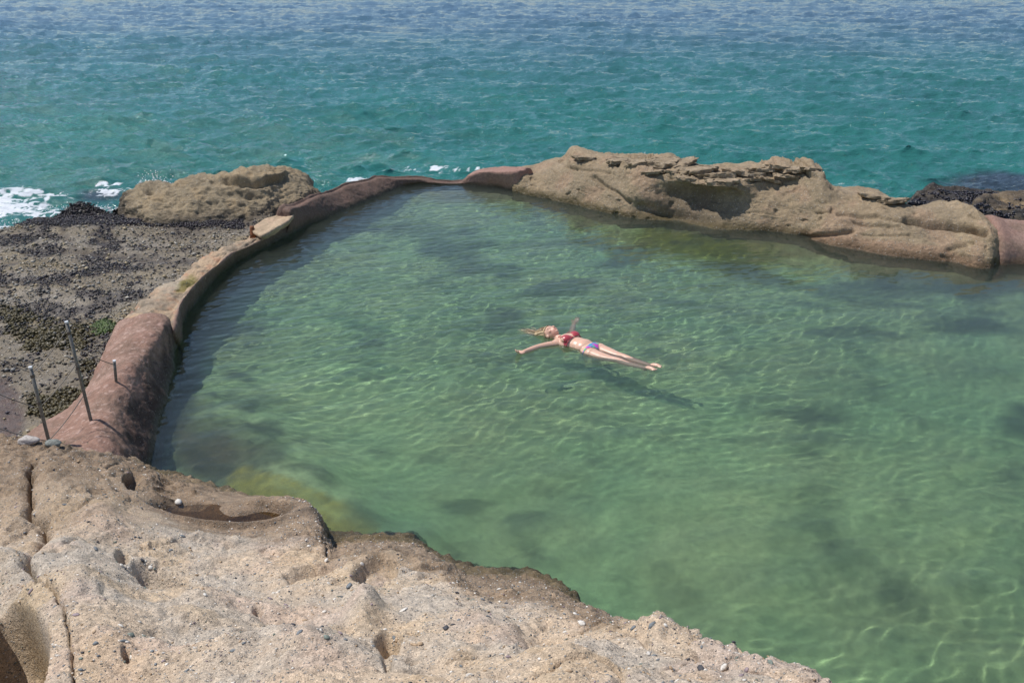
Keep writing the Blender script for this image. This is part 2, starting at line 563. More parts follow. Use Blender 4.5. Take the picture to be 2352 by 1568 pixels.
def build_bed():
    xs = np.arange(-5.2, 12.6, 0.05)
    ys = np.arange(2.0, 19.6, 0.05)
    X, Y = np.meshgrid(xs, ys)
    P = np.stack([X, Y, np.full_like(X, -1.1)], -1)
    u, v = floor_proj(P)
    z = -0.90 + 0.15 * fbm(P, 0.35, 3) + 0.05 * fbm(P, 1.6, 3) - 0.12 * sst(1, 6, X)
    lift = lambda e, to, k=1.0: z + (to - z) * np.clip(k * e, 0, 1)
    z = lift(np.exp(-ell(u, v, 1600, 548, 260, 42, 8) ** 2), -0.35)
    z = lift(np.exp(-ell(u, v, 1130, 455, 240, 40) ** 2), -0.42)
    z = lift(np.exp(-ell(u, v, 1300, 482, 200, 30, 14) ** 2), -0.30)
    z = lift(np.exp(-ell(u, v, 2150, 640, 420, 45, 9) ** 2), -0.45)
    z = lift(np.exp(-ell(u, v, 450, 1040, 260, 150)), -0.30)
    z = lift(np.exp(-ell(u, v, 650, 1160, 260, 95, 25)), -0.25)
    z = lift(np.exp(-ell(u, v, 430, 900, 45, 120, 12)), -0.6)
    P = np.stack([X, Y, z], -1)
    u, v = floor_proj(P)
    nz = fbm(P, 0.9, 4)
    sand = np.array([0.60, 0.64, 0.33])
    tone = sand * (1 + 0.35 * fbm(P, 0.5, 4) + 0.30 * fbm(P, 3.0, 4, 0.6))[..., None]
    tone[..., 0] *= 1 + 0.25 * fbm(P, 0.8, 3, off=40.0)
    def paint(e, col, k=1.0, soft=0.35, wob=0.9):
        nonlocal tone
        w = sst(0.5 - soft, 0.5 + soft, e + wob * nz * np.exp(-((e - 0.5) / 0.45) ** 2)) * k
        tone = tone + (np.array(col) - tone) * w[..., None]
        return w
    weed = (0.085, 0.095, 0.060)
    olive = (0.36, 0.30, 0.04)
    brown = (0.19, 0.145, 0.075)
    E = lambda *a: np.exp(-ell(u, v, *a))
    bump = 0
    paint(E(1600, 560, 250, 46, 8), olive, 1.0)
    paint(np.exp(-(polydist(u, v, [(400, 970), (425, 860), (442, 780), (482, 690), (545, 625), (625, 575), (725, 525), (835, 480)]) / 40) ** 2), (0.06, 0.07, 0.065), 0.85)  # strip along the wall: dark weed plus the wall's shade painted into the bed
    paint(E(1330, 486, 190, 24, 13), (0.20, 0.16, 0.05), 0.9)
    paint(E(1120, 448, 170, 24), (0.30, 0.21, 0.16), 0.8)
    paint(E(2150, 630, 380, 40, 8), brown, 0.85)
    paint(E(470, 1030, 160, 100), (0.15, 0.115, 0.07), 1.0)
    mot = sst(-.05, .3, fbm(P, 3.2, 4, .65, off=19.)) * sst(.2, .6, E(500, 1020, 230, 130))
    tone = tone + (np.array([.05, .052, .035]) - tone) * (.8 * mot)[..., None]
    yl = polydist(u, v, [(560, 1112), (640, 1122), (710, 1152), (770, 1190), (830, 1222)])
    paint(np.exp(-(yl / 44) ** 4), np.array([0.56, 0.43, 0.09]) * (1 + .45 * fbm(P, 5., 4, .65))[..., None], 0.95, 0.25, 1.1)
    for a in ((985, 552, 95, 40, 20), (1030, 592, 80, 26, 25), (1300, 655, 85, 20, -14), (1225, 672, 60, 14, -10), (1165, 735, 42, 32, -30),
              (1130, 757, 55, 14), (1640, 612, 130, 12, 10), (1760, 640, 140, 22, 8), (1930, 662, 150, 24, 5), (2250, 655, 150, 34, 3),
              (2060, 703, 170, 16, 4), (1560, 700, 80, 12, 8), (1960, 768, 90, 13, 3), (1850, 700, 90, 12, 6), (2200, 750, 120, 12, 4),
              (1560, 520, 110, 12, 8), (1420, 575, 60, 12, 10), (1290, 560, 110, 14, -4), (2080, 1385, 55, 38, 30), (1910, 1162, 26, 13), (2070, 1156, 26, 13), (2000, 1192, 14, 9),
              (1215, 1262, 62, 34, 25), (1200, 1195, 62, 22), (2320, 1490, 60, 24), (850, 1188, 80, 24, 28), (735, 1092, 80, 20, 30),
              (610, 1058, 70, 20, -8), (560, 935, 48, 26, 20), (600, 1000, 60, 16, 20), (430, 800, 42, 70, 15), (412, 930, 38, 60, 8),
              (470, 1000, 40, 20), (520, 1075, 34, 14), (480, 700, 46, 40, -40), (1690, 1010, 70, 12), (1700, 930, 40, 20), (1080, 1160, 60, 16, -8),
              (1420, 1330, 60, 18), (1900, 1010, 60, 12), (560, 870, 60, 18, 20), (640, 920, 40, 14)):
        w = paint(E(*a), weed, 0.42 if (a[0] > 1350 and a[1] > 850) else 0.72, 0.4, 1.5)
        bump = np.maximum(bump, w) if not np.isscalar(bump) else w
    z = z + bump * (0.03 + 0.10 * np.abs(fbm(P, 5.0, 3)))
    # ripples of sand and scattered stones
    z = z + 0.012 * noise(P, 7.0) + sst(-0.75, -0.45, z) * (0.10 * fbm(P, 2.6, 4, 0.6) + 0.05 * np.abs(fbm(P, 6.0, 3)))
    st = sst(0.28, 0.42, noise(P, 2.1, 77.0))
    z = z + 0.05 * st
    tone = tone + (np.array([0.16, 0.18, 0.10]) - tone) * (0.45 * st)[..., None]
    ins = inside(X, Y, [(x, y) for x, y in POOL])
    dd = polydist(X, Y, POOL + [POOL[0]])
    z = np.where(ins, z, z - np.clip(dd, 0, 1) * 1.5 - 0.02)
    P = np.stack([X, Y, z], -1)
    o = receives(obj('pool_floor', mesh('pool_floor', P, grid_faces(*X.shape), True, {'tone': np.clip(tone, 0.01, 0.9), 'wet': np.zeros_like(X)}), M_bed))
    tag(o, 'sandy green bed of the tidal pool with dark weed patches', kind='structure')
    return P

BED = build_bed()

# ================================================================== POOL WATER
BODY_XY = W(1345, 792, 0.0)[:2]

def build_water():
    d = 0.0265
    xs = np.arange(-5.0, 11.4, d)
    ys = np.arange(2.3, 18.9, d)
    X, Y = np.meshgrid(xs, ys)
    r = np.random.default_rng(21)
    Z = np.zeros_like(X)
    P2 = np.stack([X, Y, 0 * X], -1)
    wx = X + 0.25 * noise(P2, 0.35, 1.0)
    wy = Y + 0.25 * noise(P2, 0.35, 9.0)
    # wind ripples are rougher away from the near rocks
    gust = np.clip(0.30 + 0.7 * noise(P2, 0.22, 5.0) + 1.0 * sst(7.0, 11.5, Y) * sst(6, 0, X) + 0.4 * sst(7, 13, Y) + 0.5 * sst(-1.2, -2.6, X) + 0.35 * sst(7.5, 5.5, Y), 0.15, 1.6)
    near = 0.34 + 1.1 * sst(9.5, 5.5, Y)
    for i in range(70):                                # fine shivers raised by the breeze
        l = math.exp(r.uniform(math.log(0.10), math.log(0.17)))
        a = math.radians(r.normal(-62, 30))
        k = 2 * math.pi / l
        Z += 0.0010 * l * (gust - .15) * np.sin(k * (wx * math.cos(a) + wy * math.sin(a)) + r.uniform(0, 6.28))
    for i in range(60):
        l = math.exp(r.uniform(math.log(0.19), math.log(1.4)))
        a = math.radians(r.normal(-62, 34 if l > 0.3 else 50))
        k = 2 * math.pi / l
        A = (0.00100 if l < 0.38 else 0.00120) * l * r.uniform(0.5, 1.3)
        Z += A * np.sin(k * (wx * math.cos(a) + wy * math.sin(a)) + r.uniform(0, 6.28)) * (gust if l < 0.38 else near)
    Z += 0.0035 * np.exp(-(np.hypot(X - BODY_XY[0] - .2, Y - BODY_XY[1] + .5) / 1.3) ** 2) * fbm(P2, 5.0, 3, .55, off=3.)
    R = np.hypot(X - BODY_XY[0], (Y - BODY_XY[1]))
    Z += 0.0026 * np.clip(.5 + 1.6 * noise(P2, .7, 8.0), 0, 1.3) * np.sin(2 * np.pi * R / 0.36 + 2.2 * noise(P2, 0.9)) * np.exp(-((R - 1.2) / 1.1) ** 2)
    P = np.stack([X, Y, Z], -1)
    Fc = grid_faces(*X.shape)
    c = P.reshape(-1, 3)[Fc].mean(1)
    keep = inside(c[:, 0], c[:, 1], POOL)
    m, nt, p, out = nodes('pool_water_surface')
    nt.nodes.remove(p)
    L = nt.links.new
    rf = N(nt, 'BsdfRefraction', IOR=1.33, Roughness=0.0)
    rf.inputs['Color'].default_value = (0.90, 0.97, 0.94, 1)
    gl = N(nt, 'BsdfGlossy', Roughness=0.03)
    fr = N(nt, 'Fresnel', IOR=1.33)
    mx = N(nt, 'MixShader')
    tr = N(nt, 'BsdfTransparent'); tr.inputs[0].default_value = (0.90, 0.97, 0.94, 1)
    mt = N(nt, 'MixShader'); mt.inputs[0].default_value = 0.31
    L(rf.outputs[0], mt.inputs[1]); L(tr.outputs[0], mt.inputs[2])
    L(fr.outputs[0], mx.inputs[0]); L(mt.outputs[0], mx.inputs[1]); L(gl.outputs[0], mx.inputs[2])
    L(mx.outputs[0], out.inputs['Surface'])
    o = obj('pool_water', mesh('pool_water', P, Fc[keep], True), m)
    o.cycles.is_caustics_caster = True
    tag(o, 'clear green water of the tidal pool with small ripples', kind='structure')
    # the body of the water: a closed volume that tints what lies under it
    n = len(POOL)
    A = np.array(POOL)
    top, bot = 0.022, -3.2
    V = np.vstack([np.c_[A, np.full(n, top)], np.c_[A, np.full(n, bot)]])
    me = bpy.data.meshes.new('pool_water_depth')
    faces = [tuple(range(n)), tuple(range(2 * n - 1, n - 1, -1))] + [(i, i + n, (i + 1) % n + n, (i + 1) % n) for i in range(n)]
    me.from_pydata(V.tolist(), [], faces)
    import bmesh
    bm = bmesh.new(); bm.from_mesh(me); bmesh.ops.recalc_face_normals(bm, faces=bm.faces); bm.to_mesh(me); bm.free()
    m, nt, p, out = nodes('pool_water_tint')
    nt.nodes.remove(p)
    va = N(nt, 'VolumeAbsorption', Density=0.37)
    va.inputs['Color'].default_value = (0.25, 0.86, 0.67, 1)
    vs = N(nt, 'VolumeScatter', Density=0.46, Anisotropy=0.0)
    vs.inputs['Color'].default_value = (0.88, 0.97, 0.89, 1)
    ad = N(nt, 'AddShader')
    nt.links.new(va.outputs[0], ad.inputs[0]); nt.links.new(vs.outputs[0], ad.inputs[1])
    nt.links.new(ad.outputs[0], out.inputs['Volume'])
    o = obj('pool_water_depth', me, m)
    tag(o, 'green depth of the pool water', kind='structure')

build_water()

# ================================================================== NEAR ROCK
NEAR = {  # column: rows of (v, height)  bottom .. upper edge .. pool
 -320: [(2100, 2.45), (1600, 1.95), (1400, 1.30), (1200, .85), (1040, .52), (1042, .30), (1046, .00)],
 -150: [(2100, 2.45), (1590, 1.90), (1400, 1.28), (1200, .85), (1022, .50), (1026, .30), (1030, .02)],
 0:    [(2100, 2.45), (1568, 1.75), (1400, 1.26), (1220, .85), (1009, .50), (1016, .30), (1022, .02)],
 113:  [(2100, 2.45), (1568, 1.82), (1400, 1.40), (1230, .92), (1023, .50), (1030, .30), (1036, .02)],
 234:  [(2100, 2.45), (1568, 1.87), (1400, 1.42), (1240, .95), (1031, .42), (1040, .25), (1050, .00)],
 329:  [(2100, 2.45), (1568, 1.90), (1420, 1.50), (1260, .97), (1068, .24), (1074, .10), (1078, -.03)],
 419:  [(2100, 2.45), (1568, 1.95), (1430, 1.50), (1275, .97), (1180, .50), (1112, .30), (1092, -.02)],
 521:  [(2100, 2.45), (1568, 2.00), (1440, 1.55), (1285, .98), (1212, .50), (1160, .54), (1128, -.02)],
 604:  [(2100, 2.45), (1568, 2.00), (1440, 1.55), (1292, 1.02), (1209, .52), (1146, .55), (1152, -.05)],
 706:  [(2100, 2.45), (1568, 2.05), (1440, 1.60), (1304, 1.06), (1198, .60), (1154, .55), (1172, -.05)],
 734:  [(2100, 2.45), (1568, 2.06), (1440, 1.61), (1310, 1.09), (1222, .66), (1184, .42), (1196, -.05)],
 764:  [(2100, 2.45), (1568, 2.08), (1440, 1.61), (1322, 1.14), (1270, .84), (1258, .16), (1224, -.05)],
 804:  [(2100, 2.45), (1568, 2.10), (1440, 1.62), (1330, 1.20), (1266, .92), (1246, .22), (1229, -.03)],
 871:  [(2100, 2.45), (1568, 2.10), (1440, 1.62), (1330, 1.22), (1263, .96), (1247, .22), (1230, -.03)],
 939:  [(2100, 2.45), (1568, 2.10), (1440, 1.65), (1335, 1.26), (1264, .97), (1250, .24), (1228, -.03)],
 1008: [(2100, 2.45), (1568, 2.15), (1450, 1.70), (1360, 1.35), (1293, 1.05), (1287, .25), (1273, -.03)],
 1110: [(2100, 2.45), (1568, 2.20), (1470, 1.80), (1412, 1.50), (1363, 1.20), (1333, .28), (1305, -.03)],
 1178: [(2100, 2.45), (1568, 2.20), (1480, 1.85), (1420, 1.55), (1361, 1.20), (1335, .28), (1306, -.03)],
 1247: [(2100, 2.45), (1568, 2.20), (1490, 1.90), (1430, 1.60), (1365, 1.25), (1345, .28), (1322, -.03)],
 1315: [(2100, 2.45), (1568, 2.20), (1505, 1.97), (1450, 1.70), (1390, 1.40), (1386, .30), (1368, -.03)],
 1363: [(2100, 2.45), (1568, 2.20), (1520, 2.02), (1470, 1.80), (1405, 1.50), (1420, .50), (1428, -.03)],
 1436: [(2100, 2.45), (1575, 2.25), (1530, 2.05), (1480, 1.86), (1430, 1.65), (1450, .60), (1460, -.03)],
 1496: [(2100, 2.45), (1585, 2.28), (1540, 2.10), (1490, 1.90), (1429, 1.69), (1452, .60), (1462, -.03)],
 1527: [(2100, 2.45), (1590, 2.30), (1540, 2.11), (1490, 1.91), (1433, 1.70), (1460, .60), (1470, -.03)],
 1645: [(2100, 2.45), (1620, 2.35), (1570, 2.20), (1530, 2.06), (1481, 1.90), (1508, .70), (1520, -.03)],
 1759: [(2100, 2.45), (1650, 2.38), (1600, 2.26), (1560, 2.15), (1515, 2.02), (1545, .80), (1560, -.03)],
 1838: [(2100, 2.45), (1665, 2.40), (1620, 2.29), (1577, 2.19), (1530, 2.06), (1562, .80), (1580, -.03)],
 1900: [(2100, 2.45), (1700, 2.42), (1655, 2.34), (1612, 2.25), (1568, 2.12), (1600, .85), (1625, -.03)],
 2050: [(2150, 2.48), (1800, 2.45), (1745, 2.38), (1695, 2.30), (1650, 2.18), (1690, .9), (1720, -.03)],
 2320: [(2300, 2.50), (2000, 2.47), (1930, 2.42), (1880, 2.35), (1830, 2.24), (1880, 1.0), (1915, -.03)],
 2700: [(2500, 2.50), (2250, 2.48), (2180, 2.44), (2120, 2.38), (2070, 2.28), (2120, 1.0), (2160, -.03)],
}

def build_near():
    C = []
    for uu, rows in NEAR.items():
        pts = [W(uu, v, z) for v, z in rows]
        e = pts[-1] - pts[-3]
        e[2] = 0
        e /= np.linalg.norm(e) + 1e-9
        pts.append(pts[-1] + e * 0.10 + np.array([0, 0.10, -0.55]))
        pts.append(pts[-1] + e * 0.25 + np.array([0, 0.15, -1.3]))
        pts.insert(0, np.array([pts[0][0], -1.6, 2.5]))
        C.append(pts)
    t = list(range(10))
    q = spread(t, [14, 40, 130, 120, 125, 45, 45, 20, 10])
    G = loft(C, t, q, 700)
    row = np.repeat(q[:, None], G.shape[1], 1)
    u, v = proj(G)
    up = sst(6.4, 5.2, row) * sst(0.6, 1.6, row)          # upper rock only
    E = lambda *a: np.exp(-ell(u, v, *a)) * up
    crater = lambda u0, v0, ru, rv, rot=0, k=0.55: sst(1.0, k, np.sqrt(ell(u, v, u0, v0, ru, rv, rot))) * up
    d = np.zeros_like(u)
    low = fbm(G, 0.9, 3, off=2.0)
    inn = sst(4.3, 2.9, row)
    d += up * 0.10 * low * (0.15 + 0.85 * inn)
    d += 0.055 * fbm(G, 2.6, 3, off=11.0) * (0.25 + 0.75 * inn * up)
    d += 0.050 * (np.abs(fbm(G, 5.0, 3, off=5.0)) - 0.22)
    d -= 0.045 * sst(.15, .48, noise(G * np.array([1., 1., 1.6]), 2.6, 91.)) * inn * up
    d += 0.013 * fbm(G, 14.0, 3, 0.6)
    d -= 0.030 * np.exp(-(noise(G * np.array([1., 1., 2.5]), 3.1, 61.) / 0.035) ** 2) * sst(-.05, .2, noise(G, .9, 23.)) * up
    d += 0.0042 * fbm(G, 60.0, 2, 0.7)
    d += sst(4.4, 4.9, row) * (0.05 * np.abs(fbm(G, 7.0, 3, 0.6, off=44.0)) - 0.01)
    # bulges
    d += 0.13 * E(200, 1390, 105, 120, -20) + 0.06 * E(150, 1280, 60, 40) + 0.17 * E(15, 1335, 95, 46)
    d += 0.09 * E(240, 1200, 80, 45) + 0.05 * E(130, 1110, 60, 60) + 0.10 * E(664, 1192, 34, 26) + 0.06 * E(470, 1235, 70, 20)
    d += 0.05 * E(860, 1290, 70, 20, -6) + 0.12 * E(838, 1405, 40, 30) + 0.05 * E(1110, 1440, 90, 34, 15) + 0.05 * E(380, 1090, 40, 18)
    d += 0.05 * E(1512, 1450, 26, 22) + 0.05 * E(430, 1390, 80, 50) + 0.05 * E(650, 1480, 150, 40) + 0.04 * E(1330, 1500, 80, 30)
    # hollows
    d -= 0.34 * crater(28, 1515, 92, 100, 25, 0.86) * sst(1400, 1432, v + 0.35 * (u - 40)) + 0.13 * crater(390, 1322, 95, 24, 14, 0.75) + 0.06 * E(330, 1325, 40, 18, 10)
    d -= 0.16 * crater(306, 1102, 26, 22) + 0.085 * crater(862, 1318, 58, 27, -14, 0.8) + 0.15 * crater(893, 1455, 36, 22, -8, 0.45)
    d -= 0.07 * crater(888, 1492, 18, 26, -24, 0.1) + 0.06 * crater(540, 1468, 58, 17, -14, 0.8) + 0.07 * crater(292, 1520, 14, 12)
    d -= 0.06 * crater(592, 1386, 14, 8) + 0.05 * crater(950, 1446, 22, 9, 15) + 0.08 * crater(720, 1308, 80, 16, -4, 0.5) + 0.05 * E(310, 1560, 60, 16)
    d -= 0.05 * E(560, 1320, 120, 30) + 0.05 * E(1010, 1500, 120, 24) + 0.05 * E(260, 1250, 60, 16) + 0.05 * crater(225, 1128, 30, 10)
    d -= 0.08 * E(1250, 1455, 40, 20)
    d -= 0.10 * crater(280, 1290, 22, 16, -30, 0.4)
    # cracks
    crack = [(74, 1058), (69, 1075), (71, 1120), (65, 1180), (100, 1192), (106, 1235), (98, 1270), (86, 1300), (80, 1345), (92, 1368)]
    fine = [(94, 1368), (112, 1400), (136, 1430), (158, 1475), (165, 1520), (172, 1600)]
    wob = 14 * noise(G, 5.0, 3.0) + 8 * noise(G, 25.0, 8.0)
    dc = polydist(u + wob, v, crack)
    df = polydist(u + wob, v, fine)
    cw = np.exp(-(dc / (3.2 + 4.5 * np.clip(noise(G, 5.0, 1.5) + 0.25, 0, 1))) ** 2) * up
    d -= 0.13 * cw + 0.05 * np.exp(-(dc / 16) ** 2) * up + 0.05 * np.exp(-(df / 3.0) ** 2) * up
    for ln_, w_, a_ in (([(20, 1215), (60, 1200), (100, 1195)], 5, .05), ([(0, 1250), (50, 1230), (72, 1205)], 4, .03), ([(520, 1330), (700, 1318), (780, 1300)], 6, .02),
                        ([(150, 1300), (185, 1275), (210, 1262)], 4, .035), ([(330, 1258), (430, 1240), (500, 1262)], 5, .04), ([(640, 1520), (820, 1505), (980, 1530)], 5, .02)):
        d -= a_ * np.exp(-(polydist(u, v + wob, ln_) / w_) ** 2) * up
    # small weathering pits
    pit = sst(0.34, 0.52, noise(G, 9.0, 31.0)) * (0.5 + 0.8 * np.clip(fbm(G, 1.1, 2, off=8.0) + 0.3, 0, 1))
    d -= 0.030 * pit * up
    d *= 1 - .8 * sst(3.2, 1.6, ell(u, v, 505, 1185, 160, 34)) * (row > 3.2)
    n = grid_normals(G)
    if n[..., 2].mean() < 0:
        n = -n
    P = G + n * d[..., None]
    # basin that holds the rain pool
    u2, v2 = proj(np.stack([P[..., 0], P[..., 1], np.full_like(u, .512)], -1))
    e = ell(u2, v2, 503, 1184, 158, 27, 1.5) + 0.3 * noise(G, 3.0, 6.0)
    basin = sst(1.15, 0.7, e) * up * (row > 3.5)
    P[..., 2] = np.where(basin > 0, np.minimum(P[..., 2], P[..., 2] * (1 - basin) + 0.475 * basin), P[..., 2])
    lip = np.exp(-((np.sqrt(np.maximum(e, 0)) - 1.3) / 0.22) ** 2) * up * (row > 3.5)
    P[..., 2] += 0.06 * lip * sst(0.66, 0.52, P[..., 2])
    # colours
    a = np.array
    tan, pinkish, grey, ochre = a([.465, .362, .260]), a([.46, .332, .262]), a([.40, .350, .290]), a([.47, .342, .212])
    brown = a([.225, .160, .102])
    t1 = sst(-0.25, 0.35, fbm(G, 1.3, 4, off=50.0))[..., None]
    t2 = sst(0.0, 0.35, fbm(G, 1.8, 4, off=70.0))[..., None]
    t3 = sst(0.05, 0.4, fbm(G, 2.3, 3, off=90.0))[..., None]
    c = tan + (grey - tan) * t1 * 0.8
    c = c + (pinkish - c) * t2 * 0.4
    c = c + (ochre - c) * t3 * 0.55
    damp = sst(1330, 1120, v + 60 * low + 0.10 * u) * 0.85
    damp = np.maximum(damp, sst(0.55, 0.25, P[..., 2]) * sst(1560, 1400, u))
    c = c + (brown - c) * (damp * (0.75 + 0.5 * fbm(G, 2.0, 3)))[..., None].clip(0, 1)
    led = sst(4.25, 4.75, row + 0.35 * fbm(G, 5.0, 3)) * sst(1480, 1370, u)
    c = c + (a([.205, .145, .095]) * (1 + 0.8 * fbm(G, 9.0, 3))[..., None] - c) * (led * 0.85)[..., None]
    crust = sst(0.30, 0.02, P[..., 2] + 0.08 * fbm(G, 6.0, 3))                       # weed line just over the water
    c = c + (a([.075, .062, .025]) - c) * (crust * 0.85)[..., None]
    salt = np.clip(crater(548, 1464, 46, 12, -14, 0.4) + crater(905, 1455, 16, 8, -8, .4) + crater(500, 1590, 60, 20, 0, .5), 0, 1) * sst(-.3, .1, fbm(G, 14., 3))
    c = c + (a([.62, .54, .50]) - c) * (0.8 * salt)[..., None]
    fl = np.clip(0.7 * crater(385, 1318, 70, 16, 14, .4) + crater(862, 1316, 46, 18, -14, .5) + 0.8 * crater(760, 1300, 60, 14, 0, .4), 0, 1)
    c = c + (a([.33, .25, .20]) - c) * (0.6 * fl)[..., None]
    c = c + (a([.10, .07, .045]) - c) * (0.7 * np.exp(-(df / 2.6) ** 2) * up)[..., None]
    c = c * (1 + 0.25 * fbm(G, 22.0, 3, 0.6))[..., None]
    wet = np.clip(0.55 * E(28, 1510, 80, 95, 30) ** 0.6 * sst(-.1, .25, fbm(G, 3., 3)) + 0.8 * basin + 0.45 * lip + 0.8 * sst(.12, .02, P[..., 2]), 0, 1)
    ol = E(60, 1440, 60, 60)
    c = c + (a([.34, .27, .17]) - c) * (0.5 * ol)[..., None]
    o = receives(obj('rock_ground', mesh('rock_ground', P, grid_faces(*u.shape), True, {'tone': np.clip(c, .02, .9), 'wet': wet}), M_near))
    tag(o, 'pale sandstone shelf with pebbles in the foreground', kind='structure')
    return o, P, grid_normals(P), q, row

NEAR_O, NP_, NN_, NQ_, NROW_ = build_near()
if NN_[..., 2].mean() < 0:
    NN_ = -NN_

def build_puddle():
    th = np.linspace(0, 2 * np.pi, 48, endpoint=False)
    V = [W(505, 1188, .512)]
    for r_ in (0.5, 1.0):
        for a in th:
            V.append(W(505 + 172 * r_ * math.cos(a), 1188 + 31 * r_ * math.sin(a), .512))
    Fc = []
    n = len(th)
    for i in range(n):
        j = (i + 1) % n
        Fc.append((0, 1 + j, 1 + i)); Fc.append((1 + i, 1 + n + j, 1 + n + i)); Fc.append((1 + i, 1 + j, 1 + n + j))
    m, nt, p, out = nodes('puddle_water')
    nt.nodes.remove(p)
    tr = N(nt, 'BsdfTransparent'); tr.inputs[0].default_value = (.62, .55, .42, 1)
    gl = N(nt, 'BsdfGlossy', Roughness=0.03)
    fr = N(nt, 'Fresnel', IOR=1.33)
    mx = N(nt, 'MixShader')
    for i, s in enumerate((fr.outputs[0], tr.outputs[0], gl.outputs[0])):
        nt.links.new(s, mx.inputs[i])
    nt.links.new(mx.outputs[0], out.inputs['Surface'])
    o = obj('puddle', mesh('puddle', V, Fc, True), m)
    tag(o, 'still brown rain puddle in a hollow of the near rock', kind='structure')

build_puddle()

# ------------------------------------------------------------------ pebbles set in the near rock
PEB = [('pebble_grey', (.16, .175, .185)), ('pebble_white', (.62, .58, .52)), ('pebble_dark', (.055, .055, .062)),
       ('pebble_tan', (.42, .30, .19)), ('pebble_green', (.17, .20, .17)), ('pebble_mauve', (.27, .21, .22))]
PEB_M = [plain(n, c, 0.75, var=0.3, scale=120) for n, c in PEB]

def build_pebbles():
    r = np.random.default_rng(4)
    P, n = NP_.reshape(-1, 3), NN_.reshape(-1, 3)
    u, v = proj(P)
    row = NROW_.ravel()
    ok = (u > -30) & (u < 2000) & (v < 1600) & (row > 1) & (row < 6.2) & (n[:, 2] > 0.3)
    idx = np.where(ok)[0]
    ar = np.linalg.norm(np.cross(np.gradient(NP_, axis=0), np.gradient(NP_, axis=1)), axis=2).ravel()[idx]
    dens = np.clip(0.5 + 1.2 * fbm(P[idx], 1.3, 3, off=33.0), 0.1, 2)
    pr = ar * dens
    pick = r.choice(idx, 11000, p=pr / pr.sum(), replace=False)
    size = np.exp(r.normal(math.log(0.0042), 0.45, len(pick))).clip(0.0022, 0.020)
    kind = r.choice(6, len(pick), p=[.20, .34, .07, .25, .07, .07])
    fixed = [((1497, 1437), .021, 0), ((470, 1366), .012, 1), ((1128, 1384), .012, 2), ((1165, 1387), .012, 2), ((1530, 1436), .010, 1),
             ((412, 1150), .030, 1), ((110, 1040), .0, 0), ((820, 1272), .016, 1), ((628, 1362), .014, 1), ((905, 1462), .012, 0), ((750, 1463), .016, 4),
             ((688, 1452), .014, 0), ((1024, 1441), .014, 2), ((435, 1418), .016, 2), ((525, 1440), .012, 2), ((300, 1460), .020, 4), ((750, 1288), .018, 1),
             ((150, 1158), .022, 0), ((345, 1303), .016, 1), ((800, 1345), .018, 0), ((420, 1232), .020, 0), ((1590, 1520), .018, 2), ((1610, 1535), .014, 2)]
    for (fu, fv), s, k in fixed:
        if s:
            e = np.where(ok, (u - fu) ** 2 + (v - fv) ** 2 + np.where(row > 5.1, 400, 0), 1e9)
            pick = np.append(pick, int(np.argmin(e))); size = np.append(size, s); kind = np.append(kind, k)
    dist = np.linalg.norm(P[pick] - np.array([0, 0, H]), axis=1)
    order = np.argsort(-(size / dist))
    variants = []
    for s in range(5):
        V, Fc = lump(1, s + 1, 0.45, 1.1)
        variants.append((V * np.array([1, .8, .55]), Fc))
    vm = {}
    big, rest = order[:300], order[300:]
    for j in big:
        var, k = int(r.integers(5)), int(kind[j])
        if (var, k) not in vm:
            V, Fc = variants[var]
            me = mesh('pebble', V, Fc, True)
            me.materials.append(PEB_M[k])
            vm[(var, k)] = me
        o = bpy.data.objects.new('pebble', vm[(var, k)])
        COL.objects.link(o)
        o.parent = NEAR_O
        nn = Vector(n[pick[j]])
        o.location = P[pick[j]] + np.array(nn) * size[j] * 0.12
        q = nn.to_track_quat('Z', 'Y').to_euler()
        o.rotation_euler = (q.x, q.y, q.z + 0)
        o.rotation_euler.rotate_axis('Z', r.uniform(0, 6.28))
        sx = size[j] * r.uniform(.8, 1.3)
        o.scale = (sx, size[j] * r.uniform(.75, 1.1), size[j] * r.uniform(.6, 1.0))
    variants = []
    for s_ in range(5):
        V, Fc = lump(0, s_ + 1, 0.45, 1.1)
        variants.append((V * np.array([1, .8, .6]), Fc))
    VV, FF, CC, k0 = [], [], [], 0
    cols = np.array([c for _, c in PEB])
    for j in rest:
        V, Fc = variants[int(r.integers(5))]
        V = (V * size[j] * r.uniform(.7, 1.3, 3)) @ rotz(r.uniform(0, 6.28)).T
        nn = n[pick[j]]
        V = V + P[pick[j]] + nn * size[j] * 0.1
        VV.append(V); FF.append(Fc + k0); k0 += len(V)
        CC.append(np.repeat((cols[kind[j]] * r.uniform(.7, 1.3))[None], len(V), 0))
    o = obj('grit', mesh('grit', np.vstack(VV), np.vstack(FF), True, {'tone': np.vstack(CC)}), attr_mat('grit_stone', 0.8, 0.3), NEAR_O)
    o['kind'] = 'stuff'

build_pebbles()

